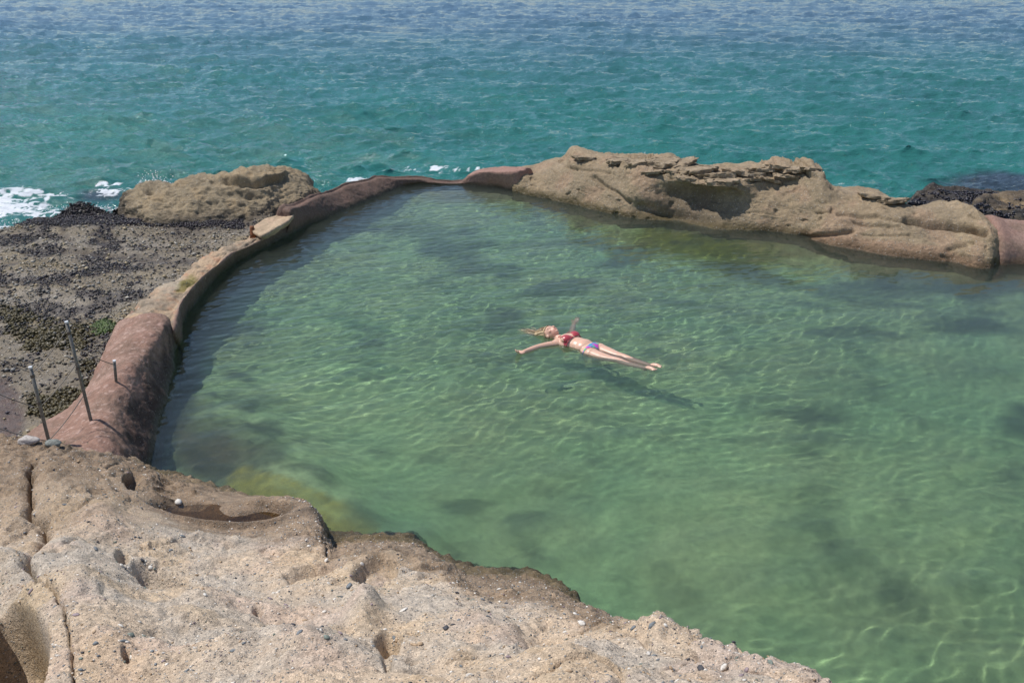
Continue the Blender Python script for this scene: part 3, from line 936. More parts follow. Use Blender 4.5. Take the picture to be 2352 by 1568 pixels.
# ================================================================== TIDE FLAT
def build_flat():
    xs = np.arange(-15.0, -0.6, 0.042)
    ys = np.arange(5.6, 18.6, 0.042)
    X, Y = np.meshgrid(xs, ys)
    P0 = np.stack([X, Y, 0 * X], -1)
    edge_px = [(-500, 560, .1), (-200, 537, .1), (0, 524, .1), (52, 512, .1), (66, 482, .25), (180, 466, .25), (290, 470, .25), (330, 452, .2), (480, 445, .2), (640, 440, .2), (760, 450, .0), (800, 440, 0)]
    ex = np.array([W(*p)[:2] for p in edge_px])
    ye = np.interp(X, ex[:, 0], ex[:, 1])
    u, v = proj(P0)
    z = 0.05 + 0.07 * fbm(P0, 0.55, 3) + 0.035 * fbm(P0, 2.0, 4) + 0.018 * np.abs(fbm(P0, 7.0, 3))
    z += 0.20 * sst(1, .5, np.sqrt(ell(u, v, 170, 487, 130, 27))) + 0.05 * sst(1, .5, np.sqrt(ell(u, v, 150, 530, 260, 24)))
    tiers = np.mod(z * 22 + 0.6 * fbm(P0, 1.2, 2), 1)
    z += 0.016 * sst(.4, .6, tiers)
    # thin channel of standing water
    ch = polydist(u + 8 * noise(P0, 2.0), v, [(145, 548), (165, 565), (178, 588), (225, 597), (330, 603), (440, 608)])
    ch2 = polydist(u, v, [(178, 588), (60, 597)])
    chan = np.maximum(np.exp(-(ch / 6) ** 2), 0.5 * np.exp(-(ch2 / 5) ** 2))
    chan = np.maximum(chan, sst(1, .5, np.sqrt(ell(u, v, 235, 568, 22, 8))))
    chan = np.maximum(chan, sst(1, .5, np.sqrt(ell(u, v, 28, 617, 22, 8))))
    pool = sst(1.1, .8, np.sqrt(ell(u, v, 0, 960, 58, 82)) + .35 * fbm(P0, 2.5, 3))
    chan = np.maximum(chan, pool)
    z = z - 0.03 * chan
    z = np.where(Y > ye, z - (Y - ye) * 2.2 - 0.05 * sst(0, .2, Y - ye), z)
    z += np.where(Y > ye, 0.08 * fbm(P0, 3.0, 3), 0)
    ins = inside(X, Y, POOL)
    dd = polydist(X, Y, POOL)
    z = np.where(ins, -0.15 - dd * 4, np.minimum(z, z + 0.0))
    P = np.stack([X, Y, z], -1)
    a = np.array
    base = a([.185, .152, .105])
    g = sst(-.2, .3, fbm(P0, 1.1, 4, off=3.))[..., None]
    c = base + (a([.225, .195, .155]) - base) * g
    t = sst(.08, .4, fbm(P0, .7, 3, off=13.))[..., None]
    c = c + (a([.30, .23, .11]) - c) * t * .6
    blk = sst(560, 500, v) * sst(0.9, 0.3, np.abs(u - 150) / 900)
    dark = np.clip(sst(548, 520, v + 12 * fbm(P0, 1.5, 3)) * 0.9, 0, 1)
    dark = np.where(u > 560, dark * .4, dark)
    c = c + (a([.035, .030, .030]) - c) * dark[..., None]
    moss = np.maximum.reduce([.9 * np.exp(-ell(u, v, 140, 940, 90, 45)), .8 * np.exp(-ell(u, v, 120, 785, 160, 40)), .6 * np.exp(-ell(u, v, 205, 870, 30, 60)), .7 * np.exp(-ell(u, v, 20, 740, 80, 40))])
    moss = sst(.35, .75, moss + .5 * fbm(P0, 2.6, 4))
    c = c + (a([.075, .055, .018]) - c) * (moss * .85)[..., None]
    gr = sst(.35, .7, np.exp(-ell(u, v, 240, 772, 32, 20, -20)) + .25 * fbm(P0, 5., 3))
    c = c + (a([.07, .13, .015]) - c) * gr[..., None]
    c = c + (a([.20, .14, .13]) - c) * (pool * .7)[..., None]
    clm = sst(-.02, .12, fbm(np.stack([X, Y, 0 * X], -1), 1.5, 3, off=60.) + .35 * fbm(np.stack([X, Y, 0 * X], -1), 5., 2, off=9.)) * sst(1000, 640, v) * np.where(u > 330, .4, 1.)
    c = c + (a([.05, .042, .042]) - c) * (.75 * clm)[..., None]
    c = c * (1 + .35 * fbm(P0, 9.0, 3, .6))[..., None]
    wet = np.clip(chan * 1.2 + .32 + .3 * fbm(P0, .9, 2) + .4 * dark, 0, 1) * .9
    o = obj('tide_flat', mesh('tide_flat', P, grid_faces(*X.shape), True, {'tone': np.clip(c, .01, .8), 'wet': wet}), M_flat)
    tag(o, 'flat brown intertidal rock shelf left of the wall', kind='structure')
    return X, Y, P, u, v, dark, moss, ins, ye, chan, gr

FX, FY, FP, FU, FV, FDARK, FMOSS, FINS, FYE, FCH, FGR = build_flat()

def scatter(name, pts, sizes, shape, cols, mat, seed, label, flat=1.0, sub=0, tilt=0.5, kind='stuff'):
    r = np.random.default_rng(seed)
    V0, F0 = lump(sub, seed, 0.3)
    V0 = V0 * np.array(shape)
    n = len(pts)
    a = r.uniform(0, 6.28, n)
    tx = r.normal(0, tilt, n)
    ca, sa, ct, st_ = np.cos(a), np.sin(a), np.cos(tx), np.sin(tx)
    V = V0[None] * sizes[:, None, None]
    y = V[..., 1] * ct[:, None] - V[..., 2] * st_[:, None]
    z = V[..., 1] * st_[:, None] + V[..., 2] * ct[:, None]
    x = V[..., 0]
    V = np.stack([x * ca[:, None] - y * sa[:, None], x * sa[:, None] + y * ca[:, None], z], -1) + pts[:, None]
    Fc = (F0[None] + (np.arange(n) * len(V0))[:, None, None]).reshape(-1, 3)
    C = np.repeat(cols[:, None], len(V0), 1)
    o = obj(name, mesh(name, V, Fc, True, {'tone': C}), mat)
    tag(o, label, kind=kind)
    return o

def build_flat_cover():
    r = np.random.default_rng(12)
    ok = ~FINS & (FY < FYE + 0.25) & (FU > -60) & (FV < 1040)
    P, u, v = FP[ok], FU[ok], FV[ok]
    dark, moss, ch = FDARK[ok], FMOSS[ok], FCH[ok]
    cl = fbm(P * np.array([1, 1, 0]), 1.5, 3, off=60.)
    pr = (sst(-.02, .12, cl + .35 * fbm(P * np.array([1, 1, 0]), 5., 2, off=9.)) * sst(1000, 640, v) * np.where(u > 330, .35, 1.) + 5.0 * sst(.4, .8, dark) * np.where(u > 560, .2, 1)) * (1 - .9 * ch) + .015
    i = r.choice(len(P), 24000, p=pr / pr.sum(), replace=True)
    pts = P[i] + r.uniform(-.02, .02, (len(i), 3)) + np.array([0, 0, .008])
    s = r.uniform(.011, .024, len(i))
    cols = np.array([.026, .020, .023]) * r.uniform(.5, 1.7, (len(i), 1)) + r.uniform(0, .008, (len(i), 3))
    scatter('mussel_bed', pts, s, (1.3, .6, .7), cols, attr_mat('mussel_shell', .35, .5), 3, 'black mussels crowded over the tide flat', sub=0, tilt=.8)
    pr = (sst(-.15, .25, -cl) + .35) * (1 - .9 * ch) * (1 - .8 * dark)
    i = r.choice(len(P), 11000, p=pr / pr.sum(), replace=True)
    pts = P[i] + r.uniform(-.02, .02, (len(i), 3))
    s = np.exp(r.normal(math.log(.0125), .45, len(i))).clip(.006, .05)
    pal = np.array([[.30, .26, .20], [.42, .38, .31], [.20, .19, .17], [.16, .14, .10], [.34, .27, .16]])
    cols = pal[r.integers(0, 5, len(i))] * r.uniform(.7, 1.2, (len(i), 1))
    scatter('shingle', pts, s, (1.1, .9, .6), cols, attr_mat('shingle_stone', .6, .4), 5, 'small stones and barnacles strewn over the tide flat', sub=0, tilt=.3)
    # weed tufts
    pr = moss ** 2 + 1e-6
    i = r.choice(len(P), 3500, p=pr / pr.sum(), replace=True)
    pts = P[i] + r.uniform(-.02, .02, (len(i), 3))
    cols = np.array([.055, .042, .012]) * r.uniform(.5, 1.6, (len(i), 1))
    scatter('brown_seaweed', pts, r.uniform(.015, .035, len(i)), (1.2, 1, .6), cols, attr_mat('seaweed', .5, .4), 7, 'brown seaweed turf beside the pink wall', sub=0)
    pr = FGR[ok] ** 2 + 1e-9
    i = r.choice(len(P), 900, p=pr / pr.sum(), replace=True)
    pts = P[i] + r.uniform(-.02, .02, (len(i), 3))
    cols = np.array([.042, .068, .008]) * r.uniform(.5, 1.6, (len(i), 1))
    scatter('green_algae', pts, r.uniform(.012, .03, len(i)), (1.2, 1, .7), cols, attr_mat('algae', .5, .4), 8, 'bright green algae patch against the pink wall', sub=0)

build_flat_cover()

# ================================================================== BOULDER AT LEFT, RIDGE, DARK ROCKS
def tones(G, a, b, c3, s=1.0, off=0.0):
    t1 = sst(-.25, .3, fbm(G, 1.2 * s, 4, off=off + 5.))[..., None]
    t2 = sst(.02, .35, fbm(G, 2.1 * s, 4, off=off + 25.))[..., None]
    c = np.array(a) + (np.array(b) - np.array(a)) * t1
    return (c + (np.array(c3) - c) * t2 * .7) * (1 + .22 * fbm(G, 12. * s, 3, .6))[..., None]

def build_boulder():
    cols = [(262, 498, 501, 504), (277, 474, 486, 503), (290, 447, 472, 513), (325, 421, 462, 519), (393, 424, 468, 519), (455, 405, 460, 517), (506, 405, 460, 515),
            (554, 392, 455, 513), (612, 385, 448, 508), (649, 393, 445, 498), (697, 409, 440, 486), (735, 450, 463, 478), (765, 474, 478, 482)]
    C = []
    for i, (u, a, b, f) in enumerate(cols):
        foot = W(u, f, .03)
        k = min(1, i / 2.5, (len(cols) - 1 - i) / 2.5) * .9 + .1
        cr = WY(u, a, foot[1] + 1.0 * k)
        md = WY(u, b, foot[1] + .38 * k)
        C.append([cr + [0, 1.0 * k, -1.6], cr + [0, .45 * k + .03, -.22 * k], cr, md, foot, foot + [0, -.1, -.5]])
    t = [0, 1, 2, 3, 4, 5]
    G = loft(C, t, spread(t, [12, 14, 46, 46, 10]), 190)
    u, v = proj(G)
    n = grid_normals(G)
    n = n * np.sign(n[..., 2].mean())
    d = .12 * fbm(G, 1.1, 3, off=4.) + .06 * fbm(G, 3.2, 3) + .045 * fbm(G, 8., 3, .65) + .018 * fbm(G, 28., 2)
    d -= .07 * sst(.22, .45, noise(G, 3.4, 15.))
    d -= .10 * np.exp(-(polydist(u, v + 6 * noise(G, 3.), [(520, 417), (570, 424), (650, 415)]) / 6) ** 2)
    d += .08 * np.exp(-(polydist(u, v, [(510, 408), (580, 412), (650, 404)]) / 8) ** 2)
    d -= .12 * np.exp(-ell(u, v, 560, 447, 45, 9)) + .12 * np.exp(-ell(u, v, 345, 437, 14, 7)) + .1 * np.exp(-ell(u, v, 450, 425, 16, 8))
    fade = sst(0, .15, np.linspace(0, 1, G.shape[1])) * sst(1, .85, np.linspace(0, 1, G.shape[1]))
    P = G + n * (d * (.35 + .65 * fade[None]))[..., None]
    c = tones(G, (.245, .190, .120), (.20, .160, .105), (.28, .205, .12))
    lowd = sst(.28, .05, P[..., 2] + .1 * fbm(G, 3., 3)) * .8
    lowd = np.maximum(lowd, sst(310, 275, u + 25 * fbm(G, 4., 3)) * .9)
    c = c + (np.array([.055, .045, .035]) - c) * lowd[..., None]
    o = obj('boulder', mesh('boulder', P, grid_faces(*u.shape), True, {'tone': np.clip(c, .01, .8), 'wet': .1 * lowd}), M_rock)
    tag(o, 'pitted brown sandstone boulder on the tide flat behind the pool wall', 'boulder')

build_boulder()

RIDGE = [  # u, crest, shelf, mid, foot, setbacks of crest, shelf, mid
 (1178, 404, 412, 428, 441, .35, .2, .08), (1200, 389, 399, 422, 446, .5, .3, .1), (1225, 388, 401, 425, 450, .8, .5, .2), (1277, 374, 390, 428, 461, 1.1, .7, .25), (1299, 371, 386, 430, 466, 1.15, .7, .25),
 (1314, 351, 378, 430, 470, 1.2, .7, .25), (1374, 353, 381, 438, 484, 1.2, .7, .25), (1423, 369, 386, 445, 495, 1.15, .65, .2), (1455, 370, 388, 440, 502, 1.1, .55, .12),
 (1500, 374, 396, 440, 507, 1.1, .45, .16), (1545, 373, 408, 446, 511, 1.1, .33, .30), (1594, 385, 417, 450, 519, 1.0, .24, .36), (1643, 395, 420, 455, 527, .95, .22, .36),
 (1705, 394, 421, 462, 529, .95, .32, .26), (1765, 396, 421, 470, 531, 1.0, .55, .18), (1794, 385, 419, 478, 534, 1.0, .6, .2), (1838, 390, 416, 485, 541, 1.0, .65, .22),
 (1863, 380, 411, 490, 549, 1.0, .7, .25), (1888, 396, 414, 495, 558, 1.0, .75, .28), (1915, 434, 446, 508, 566, 1.0, .8, .3), (1985, 443, 460, 522, 577, 1.1, .85, .32),
 (2053, 453, 472, 530, 588, 1.1, .85, .32), (2107, 480, 492, 540, 594, 1.0, .75, .3), (2204, 474, 491, 548, 604, 1.0, .75, .3), (2248, 478, 497, 558, 617, .9, .7, .25),
 (2275, 498, 512, 566, 617, .8, .5, .18), (2296, 520, 535, 575, 609, .5, .3, .1), (2312, 545, 555, 580, 602, .3, .2, .08)]

def build_ridge():
    C = []
    for u, a, s, m, f, ka, ks, km in RIDGE:
        foot = W(u, f, 0)
        cr, sh, md = WY(u, a, foot[1] + ka), WY(u, s, foot[1] + ks), WY(u, m, foot[1] + km)
        C.append([cr + [0, 1.6, -2.2], cr + [0, .8, -.25], cr + [0, .12, 0], sh, md, foot, foot + [0, -.06, -.35], foot + [0, -.3, -1.6]])
    t = list(range(8))
    G = loft(C, t, spread(t, [10, 18, 26, 40, 46, 14, 10]), 460)
    u, v = proj(G)
    n = grid_normals(G)
    n = n * np.sign(n[..., 2].mean())
    rows = np.repeat(spread(t, [10, 18, 26, 40, 46, 14, 10])[:, None], G.shape[1], 1)
    top = sst(3.3, 2.6, rows)
    d = .09 * fbm(G, .8, 3, off=3.) + .05 * fbm(G, 2.4, 3) + .016 * fbm(G, 8., 3, .6) + .007 * fbm(G, 26., 2)
    # bedded cap: thin layers weathered back unevenly
    bed = G[..., 2] + .10 * G[..., 0] * .35 + .05 * fbm(G, 1.8, 3)
    d += top * sst(1380, 1420, u) * sst(1905, 1885, u) * (.07 * (np.mod(bed * 13, 1) - .5) + .09 * np.abs(fbm(G * np.array([.5, .8, 3.]), 2.6, 3)))
    d -= .025 * sst(.36, .5, noise(G, 5., 21.))
    wob = 5 * noise(G, 3., 4.)
    for pl, w_, a_ in (([(1366, 410), (1400, 432), (1440, 464)], 5, .07), ([(2085, 508), (2130, 512), (2190, 516), (2262, 532)], 8, .17), ([(1870, 487), (1912, 489)], 3, .04),
                       ([(1925, 496), (2000, 500), (2085, 512)], 4, .06), ([(1960, 512), (2065, 522)], 3, .05), ([(1838, 545), (1890, 541), (1960, 532)], 5, .07), ([(1980, 540), (2090, 545)], 3, .03),
                       ([(1300, 384), (1340, 392), (1400, 396)], 4, .04), ([(2230, 560), (2180, 580)], 6, .05)):
        d -= a_ * np.exp(-(polydist(u, v + wob, pl) / w_) ** 2) * (rows > 2.2)
    d += .035 * (np.mod(bed * 8, 1) - .5) * sst(.05, .3, fbm(G * np.array([.6, .6, 2.]), 1.3, 3, off=71.)) * sst(5.2, 4.6, rows)
    d -= .03 * sst(.30, .42, noise(G, 7., 51.)) * (rows > 2.5)
    d -= .10 * np.exp(-ell(u, v, 1590, 455, 90, 30, 12)) * (rows > 3)
    d -= .14 * np.exp(-ell(u, v, 1540, 490, 90, 16, 10)) * (rows > 3)
    d += .05 * np.exp(-ell(u, v, 2150, 575, 90, 24, 8)) * (rows > 3.4)
    P = G + n * d[..., None]
    c = tones(G, (.240, .180, .112), (.210, .162, .104), (.250, .172, .112), off=9.)
    wl = sst(.16, .02, P[..., 2] + .05 * fbm(G, 4., 3))
    c = c + (np.array([.085, .065, .022]) - c) * (wl * .9)[..., None]
    capc = top * sst(.2, .9, fbm(G, 3., 3) + .5)
    c = c + (np.array([.30, .23, .155]) - c) * (.5 * capc)[..., None]
    red = sst(.2, .7, np.exp(-ell(u, v, 2050, 575, 260, 24, 10)) + .3 * fbm(G, 3., 3)) * .45
    c = c + (np.array([.26, .15, .10]) - c) * red[..., None]
    stain_shade = sst(.3, .8, np.exp(-ell(u, v, 1590, 470, 110, 40, 10)) + .25 * fbm(G, 2.5, 3))  # dark stain that also deepens the undercut's shadow in the rock colour
    c = c + (np.array([.105, .082, .055]) - c) * (.7 * stain_shade)[..., None]
    root = thing('rock_ridge', 'long brown sandstone ridge closing the far side of the pool', 'rock', W(1700, 530, 0))
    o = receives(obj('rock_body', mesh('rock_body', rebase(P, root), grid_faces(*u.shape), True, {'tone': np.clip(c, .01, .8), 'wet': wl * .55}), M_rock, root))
    # loose bedded plates on its back
    r = np.random.default_rng(31)
    plates = [(1425, 373, .30), (1470, 378, .34), (1520, 380, .40), (1560, 382, .36), (1600, 396, .40), (1640, 400, .45), (1700, 398, .40), (1745, 400, .36),
              (1795, 390, .34), (1835, 396, .30), (1862, 386, .22), (1500, 396, .24), (1660, 412, .34), (1770, 412, .28), (1580, 408, .24), (2010, 448, .34), (2055, 458, .30),
              (1812, 408, .25), (1722, 412, .22), (1545, 396, .22), (1345, 362, .3)]
    vis = np.where((rows > 1.6) & (rows < 4))
    pu, pv, pp = u[vis], v[vis], P[vis]
    for k, (a, b, s) in enumerate(plates):
        q = pp[int(np.argmin((pu - a) ** 2 + ((pv - b) * 2) ** 2))]
        V, Fc = octa(4)
        sg = np.sign(V) * np.abs(V) ** .75
        V = sg * np.array([1.0, .75, .17])
        V = V * (1 + .6 * fbm(V * np.array([1, 1, 2.]), 2.0, 4, .6, off=k * 3.1))[:, None] * .92
        V[:, 2] += .06 * np.sin(V[:, 2] * 30)
        V = V * (s * .78) @ rotz(r.uniform(-.5, .5)).T
        ax = r.normal(0, .14)
        V[:, 2] += V[:, 0] * ax + V[:, 1] * r.normal(-.1, .1)
        Q = V + q - [0, 0, .015]
        tc = tones(Q, (.27, .205, .135), (.22, .168, .11), (.31, .245, .17), 2.0, k)
        obj('rock_plate', mesh('rock_plate', rebase(Q, root), Fc, True, {'tone': tc, 'wet': np.zeros(len(V))}), M_rock, root)

build_ridge()

def build_sea_rock(label, px, depth, back, tone_pair, seed):
    C = []
    n_ = len(px)
    for i, (u, a, f) in enumerate(px):
        base = WY(u, f, depth)
        k = max(.12, min(1, i / 1.5, (n_ - 1 - i) / 1.5))
        cr = WY(u, a, depth + back * .45 * k)
        C.append([cr + [0, back * .6, -1.5], cr + [0, back * .22 * k, -.08], cr, (cr + base) / 2 + [0, -.05, .03], base, base + [0, -.1, -.8]])
    t = [0, 1, 2, 3, 4, 5]
    G = loft(C, t, spread(t, [8, 12, 24, 24, 8]), 120)
    n = grid_normals(G)
    n = n * np.sign(n[..., 2].mean())
    P = G + n * (.12 * fbm(G, 1.6, 4, .6, off=seed) + .05 * np.abs(fbm(G, 6., 3)) + .02 * fbm(G, 20., 2))[..., None]
    c = tones(G, *tone_pair, off=seed)
    o = obj('boulder', mesh('boulder', P, grid_faces(*G.shape[:2]), True, {'tone': np.clip(c, .01, .8), 'wet': np.full(G.shape[:2], .35)}), M_rock)
    tag(o, label, 'boulder')
    return P, n

DK = ((.05, .042, .035), (.12, .095, .06), (.035, .032, .033))
rp1 = build_sea_rock('dark mussel crusted rock in the sea just behind the right end of the ridge', [(2085, 470, 474), (2115, 452, 480), (2160, 430, 486), (2200, 440, 490), (2260, 442, 492), (2310, 450, 494), (2330, 470, 494)], 16.2, 1.6, DK, 3.0)
rp2 = build_sea_rock('brown barnacled rock at the right edge of the photo beyond the ridge', [(2235, 478, 500), (2270, 464, 506), (2320, 452, 514), (2380, 444, 520), (2460, 440, 524), (2560, 450, 528), (2620, 500, 528)], 15.0, 1.8, ((.16, .12, .075), (.07, .055, .04), (.22, .16, .09)), 8.0)
rp3 = build_sea_rock('low black wet rock between the barnacled rock and the pink wall', [(2250, 500, 516), (2290, 492, 524), (2350, 492, 532), (2430, 500, 538), (2520, 515, 545)], 14.4, .8, ((.03, .028, .028), (.06, .05, .035), (.025, .025, .027)), 12.0)

def crust():
    r = np.random.default_rng(44)
    pts = []
    for (P, n), k in ((rp1, 1500), (rp2, 500), (rp3, 500)):
        Q = P[22:62].reshape(-1, 3)
        w = np.clip(fbm(Q, 2.2, 3, off=5.) + .25, .02, 1)
        pts.append(Q[r.choice(len(Q), k, p=w / w.sum())])
    pts = np.vstack(pts) + r.normal(0, .012, (2500, 3))
    cols = np.array([.022, .019, .024]) * r.uniform(.5, 1.8, (2500, 1))
    scatter('mussel_crust', pts, r.uniform(.018, .04, 2500), (1.3, .6, .7), cols, bpy.data.materials['mussel_shell'], 6, 'black mussels on the dark rocks at right', sub=0, tilt=.8)

crust()

# ================================================================== POOL WALL
def build_wall():
    root = thing('sea_wall', 'low curved pink concrete and stone wall around the left of the pool', 'wall', W(300, 900, 0))
    def part(name, C, rows_n, n_cols, amp, tone, mat, wetrow=None, extra=None):
        C = [np.asarray(c_, float) for c_ in C]
        C = [C[0] * .02 + .98 * C[0].mean(0), C[0] * .97 + .03 * C[0].mean(0)] + C + [C[-1] * .97 + .03 * C[-1].mean(0), C[-1] * .02 + .98 * C[-1].mean(0)]
        t = list(range(len(C[0])))
        q = spread(t, rows_n)
        G = loft(C, t, q, n_cols)
        rows = np.repeat(q[:, None], G.shape[1], 1)
        u, v = proj(G)
        n = grid_normals(G)
        n = n * np.sign(n[..., 2].mean())
        d = amp * (fbm(G, 1.7, 3, off=6.) + .5 * fbm(G, 5.5, 3) + .25 * fbm(G, 18., 3, .6) + .1 * fbm(G, 55., 2))
        if extra:
            d = d + extra(G, u, v, rows)
        P = G + n * d[..., None]
        c = tone(G, u, v, P, rows)
        wl = sst(.12, .0, P[..., 2] + .04 * fbm(G, 5., 3)) * (rows > (wetrow or 3.5))
        c = c + (np.array([.06, .052, .03]) - c) * (wl * .8)[..., None]
        return receives(obj(name, mesh(name, rebase(P, root), grid_faces(*u.shape), True, {'tone': np.clip(c, .01, .8), 'wet': .5 * wl}), mat, root))
    def sta(pts, under=True):
        p = [W(*a) for a in pts]
        o = wall_out(p[-1])
        return [p[0] + o * .15 + [0, 0, -.6]] + p + [p[-1] - o * .03 + [0, 0, -.3], p[-1] - o * .15 + [0, 0, -1.6]]
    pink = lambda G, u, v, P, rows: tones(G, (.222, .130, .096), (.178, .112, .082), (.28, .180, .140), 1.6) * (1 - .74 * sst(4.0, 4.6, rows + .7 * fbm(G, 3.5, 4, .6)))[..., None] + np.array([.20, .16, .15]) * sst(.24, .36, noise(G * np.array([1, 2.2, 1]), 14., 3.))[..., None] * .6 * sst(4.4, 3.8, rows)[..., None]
    B = [sta(p) for p in (
        [(30, 1140, .1), (90, 1120, .36), (180, 1110, .45), (258, 1105, 0.38), (320, 1095, 0)],
        [(45, 1030, .1), (110, 1025, .34), (190, 1035, .45), (263, 1035, 0.38), (338, 1070, 0)],
        [(70, 992, .1), (135, 985, .33), (200, 990, .45), (269, 990, 0.38), (352, 1030, 0)],
        [(152, 952, .1), (182, 935, .33), (228, 945, .45), (283, 940, 0.38), (366, 962, 0)],
        [(214, 868, .1), (228, 855, .32), (262, 868, .45), (312, 866, 0.38), (392, 882, 0)],
        [(240, 800, .1), (254, 791, .31), (292, 798, .44), (348, 800, 0.38), (402, 817, 0)],
        [(265, 757, .1), (278, 752, .29), (317, 751, .41), (377, 752, 0.36), (408, 777, 0)],
        [(296, 730, .1), (310, 725, .22), (345, 722, .34), (384, 731, .33), (409, 769, 0)],
        [(306, 729, .0), (316, 727, .10), (346, 726, .12), (382, 735, .12), (406, 768, -.05)])]
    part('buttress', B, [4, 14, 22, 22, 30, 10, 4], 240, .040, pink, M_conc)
    def cop(G, u, v, P, rows):
        c = tones(G, (.34, .245, .16), (.25, .195, .14), (.36, .20, .12), 2.6, 4.)
        bl = sst(.1, .3, fbm(G, 4.5, 4, .6, off=44.))
        c = c + (np.array([.11, .09, .065]) - c) * (.7 * bl)[..., None]
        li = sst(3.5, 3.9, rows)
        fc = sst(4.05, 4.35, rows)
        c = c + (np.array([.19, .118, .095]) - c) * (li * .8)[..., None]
        c = c + (np.array([.105, .070, .052]) - c) * (fc * .9)[..., None]  # shade of the pool-side face painted into its dark brown
        al = sst(.4, .75, np.exp(-ell(u, v, 430, 650, 40, 16, -40)) + .3 * fbm(G, 6., 3))
        c = c + (np.array([.15, .13, .035]) - c) * (al * .8)[..., None]
        gy = sst(.45, .7, np.exp(-ell(u, v, 395, 655, 40, 18, -35)) + .35 * fbm(G, 5., 3))
        return c + (np.array([.30, .26, .20]) - c) * (gy * .6)[..., None]
    Cc = [sta(p) for p in (
        [(290, 762, .05), (330, 742, .22), (375, 748, .22), (398, 764, .20), (410, 795, -.02)],
        [(303, 722, .08), (345, 715, .20), (388, 712, .19), (416, 697, .26), (424, 737, 0)],
        [(340, 690, .08), (375, 680, .20), (415, 675, .19), (441, 662, .25), (441, 706, 0)],
        [(385, 655, .08), (420, 648, .20), (452, 643, .19), (470, 632, .22), (478, 661, 0)],
        [(425, 632, .08), (455, 622, .19), (486, 616, .19), (502, 608, .20), (506, 629, 0)],
        [(465, 598, .08), (492, 592, .18), (516, 588, .18), (533, 583, .18), (541, 603, 0)],
        [(520, 573, .08), (540, 566, .17), (562, 562, .17), (578, 563, .16), (582, 583, 0)],
        [(570, 548, .08), (590, 546, .16), (612, 542, .16), (640, 529, .14), (648, 548, 0)],
        [(610, 530, .06), (628, 524, .14), (648, 518, .15), (664, 510, .16), (676, 532, 0)])]
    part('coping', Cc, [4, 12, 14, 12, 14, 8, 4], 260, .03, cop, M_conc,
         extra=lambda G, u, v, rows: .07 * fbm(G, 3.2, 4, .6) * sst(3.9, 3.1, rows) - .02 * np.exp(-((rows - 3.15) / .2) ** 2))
    dpink = lambda G, u, v, P, rows: tones(G, (.120, .078, .060), (.140, .088, .068), (.105, .070, .055), 1.8, 7.) + (sst(1068, 1085, u) * sst(0, 1, rows))[..., None] * np.array([.13, .072, .06])
    PP = []
    for a, b, thk in (((664, 492, .28), (658, 542), .20), ((690, 474, .32), (700, 520), .18), ((735, 452, .32), (760, 497), .15), ((786, 436, .28), (825, 470), .15), ((796, 430, .31), (836, 466), .15),
                      ((862, 414, .26), (895, 441), .16), ((872, 409, .27), (904, 437), .16), ((890, 409, .24), (915, 433), .16), ((925, 412, .17), (935, 427), .16), ((962, 411, .13), (962, 424.5), .16), ((1010, 418, .06), (1018, 424.5), .16),
                      ((1062, 418.5, .035), (1068, 424.5), .18), ((1076, 404, .18), (1086, 426.5), .26), ((1110, 393.5, .30), (1135, 430), .32), ((1160, 394, .36), (1178, 438), .34), ((1190, 394, .40), (1198, 440), .30), ((1204, 399, .36), (1208, 436), .25)):
        w = W(b[0], b[1], 0)
        o = wall_out(w)
        tp = W(*a)
        tp[:2] = .35 * tp[:2] + .65 * (w[:2] + o[:2] * .05)
        tp = WY(a[0], a[1], tp[1])
        PP.append([tp + o * (thk + .25) + [0, 0, -1.2], tp + o * thk + [0, 0, -.06], tp + o * thk * .5 + [0, 0, .0], tp + [0, 0, -.01], (tp + w) / 2 - o * .02, w, w - o * .03 + [0, 0, -.3], w - o * .12 + [0, 0, -1.6]])
    part('parapet', PP, [6, 8, 8, 12, 12, 6, 3], 340, .028, dpink, M_conc, 4.3)
    # flat stone slab lying in the wall and the rusted stub beside it
    q = [W(580, 527, .20), W(600, 506, .22), W(664, 490, .26), (W(671, 494, .27)), W(652, 514, .24), W(600, 541, .21)]
    ctr = sum(q) / len(q)
    rim = np.array([W(*p) for p in hermite(np.array([(577, 528, .24), (586, 514, .25), (606, 503, .27), (640, 492, .29), (672, 489, .30), (668, 500, .29), (652, 512, .28), (628, 526, .26), (600, 540, .24), (577, 528, .24)]), np.arange(10), np.linspace(0, 9, 60, endpoint=False))])
    rings = []
    for k, dz in ((0.0, .012), (.35, .014), (.7, .010), (.94, .004), (1.0, -.012), (.98, -.05), (.8, -.10)):
        R = ctr + (rim - ctr) * k
        R[:, 2] += dz
        rings.append(R)
    V = np.vstack(rings)
    V = V + (np.stack([fbm(V, 6., 3, off=2.), fbm(V, 6., 3, off=12.), fbm(V, 8., 3)], -1) * np.array([.03, .03, .022]))
    Fc = []
    for a in range(len(rings) - 1):
        for i in range(60):
            j = (i + 1) % 60
            Fc.append((a * 60 + i, a * 60 + j, a * 60 + 60 + j, a * 60 + 60 + i))
    c = tones(V, (.40, .30, .20), (.30, .22, .145), (.37, .255, .175), 2.5, 3.)
    obj('stone_slab', mesh('stone_slab', rebase(V, root), Fc, True, {'tone': c, 'wet': np.zeros(len(V))}), M_conc, root)
    b0 = W(583, 545, .13)
    V, Fc = tube([b0, b0 + [-.01, 0, .05], b0 + [-.02, .02, .13], b0 + [-.02, .02, .16]], [.055, .04, .034, .03], 10)
    V = V + .012 * np.stack([fbm(V, 22., 2), fbm(V, 22., 2, off=9.), 0 * V[:, 0]], -1)
    obj('rusty_stub', mesh('rusty_stub', rebase(V, root), tri_quads(Fc), True), plain('rust', (.20, .075, .03), .85, var=.5, scale=40, bump=.5), root)
    return root

build_wall()

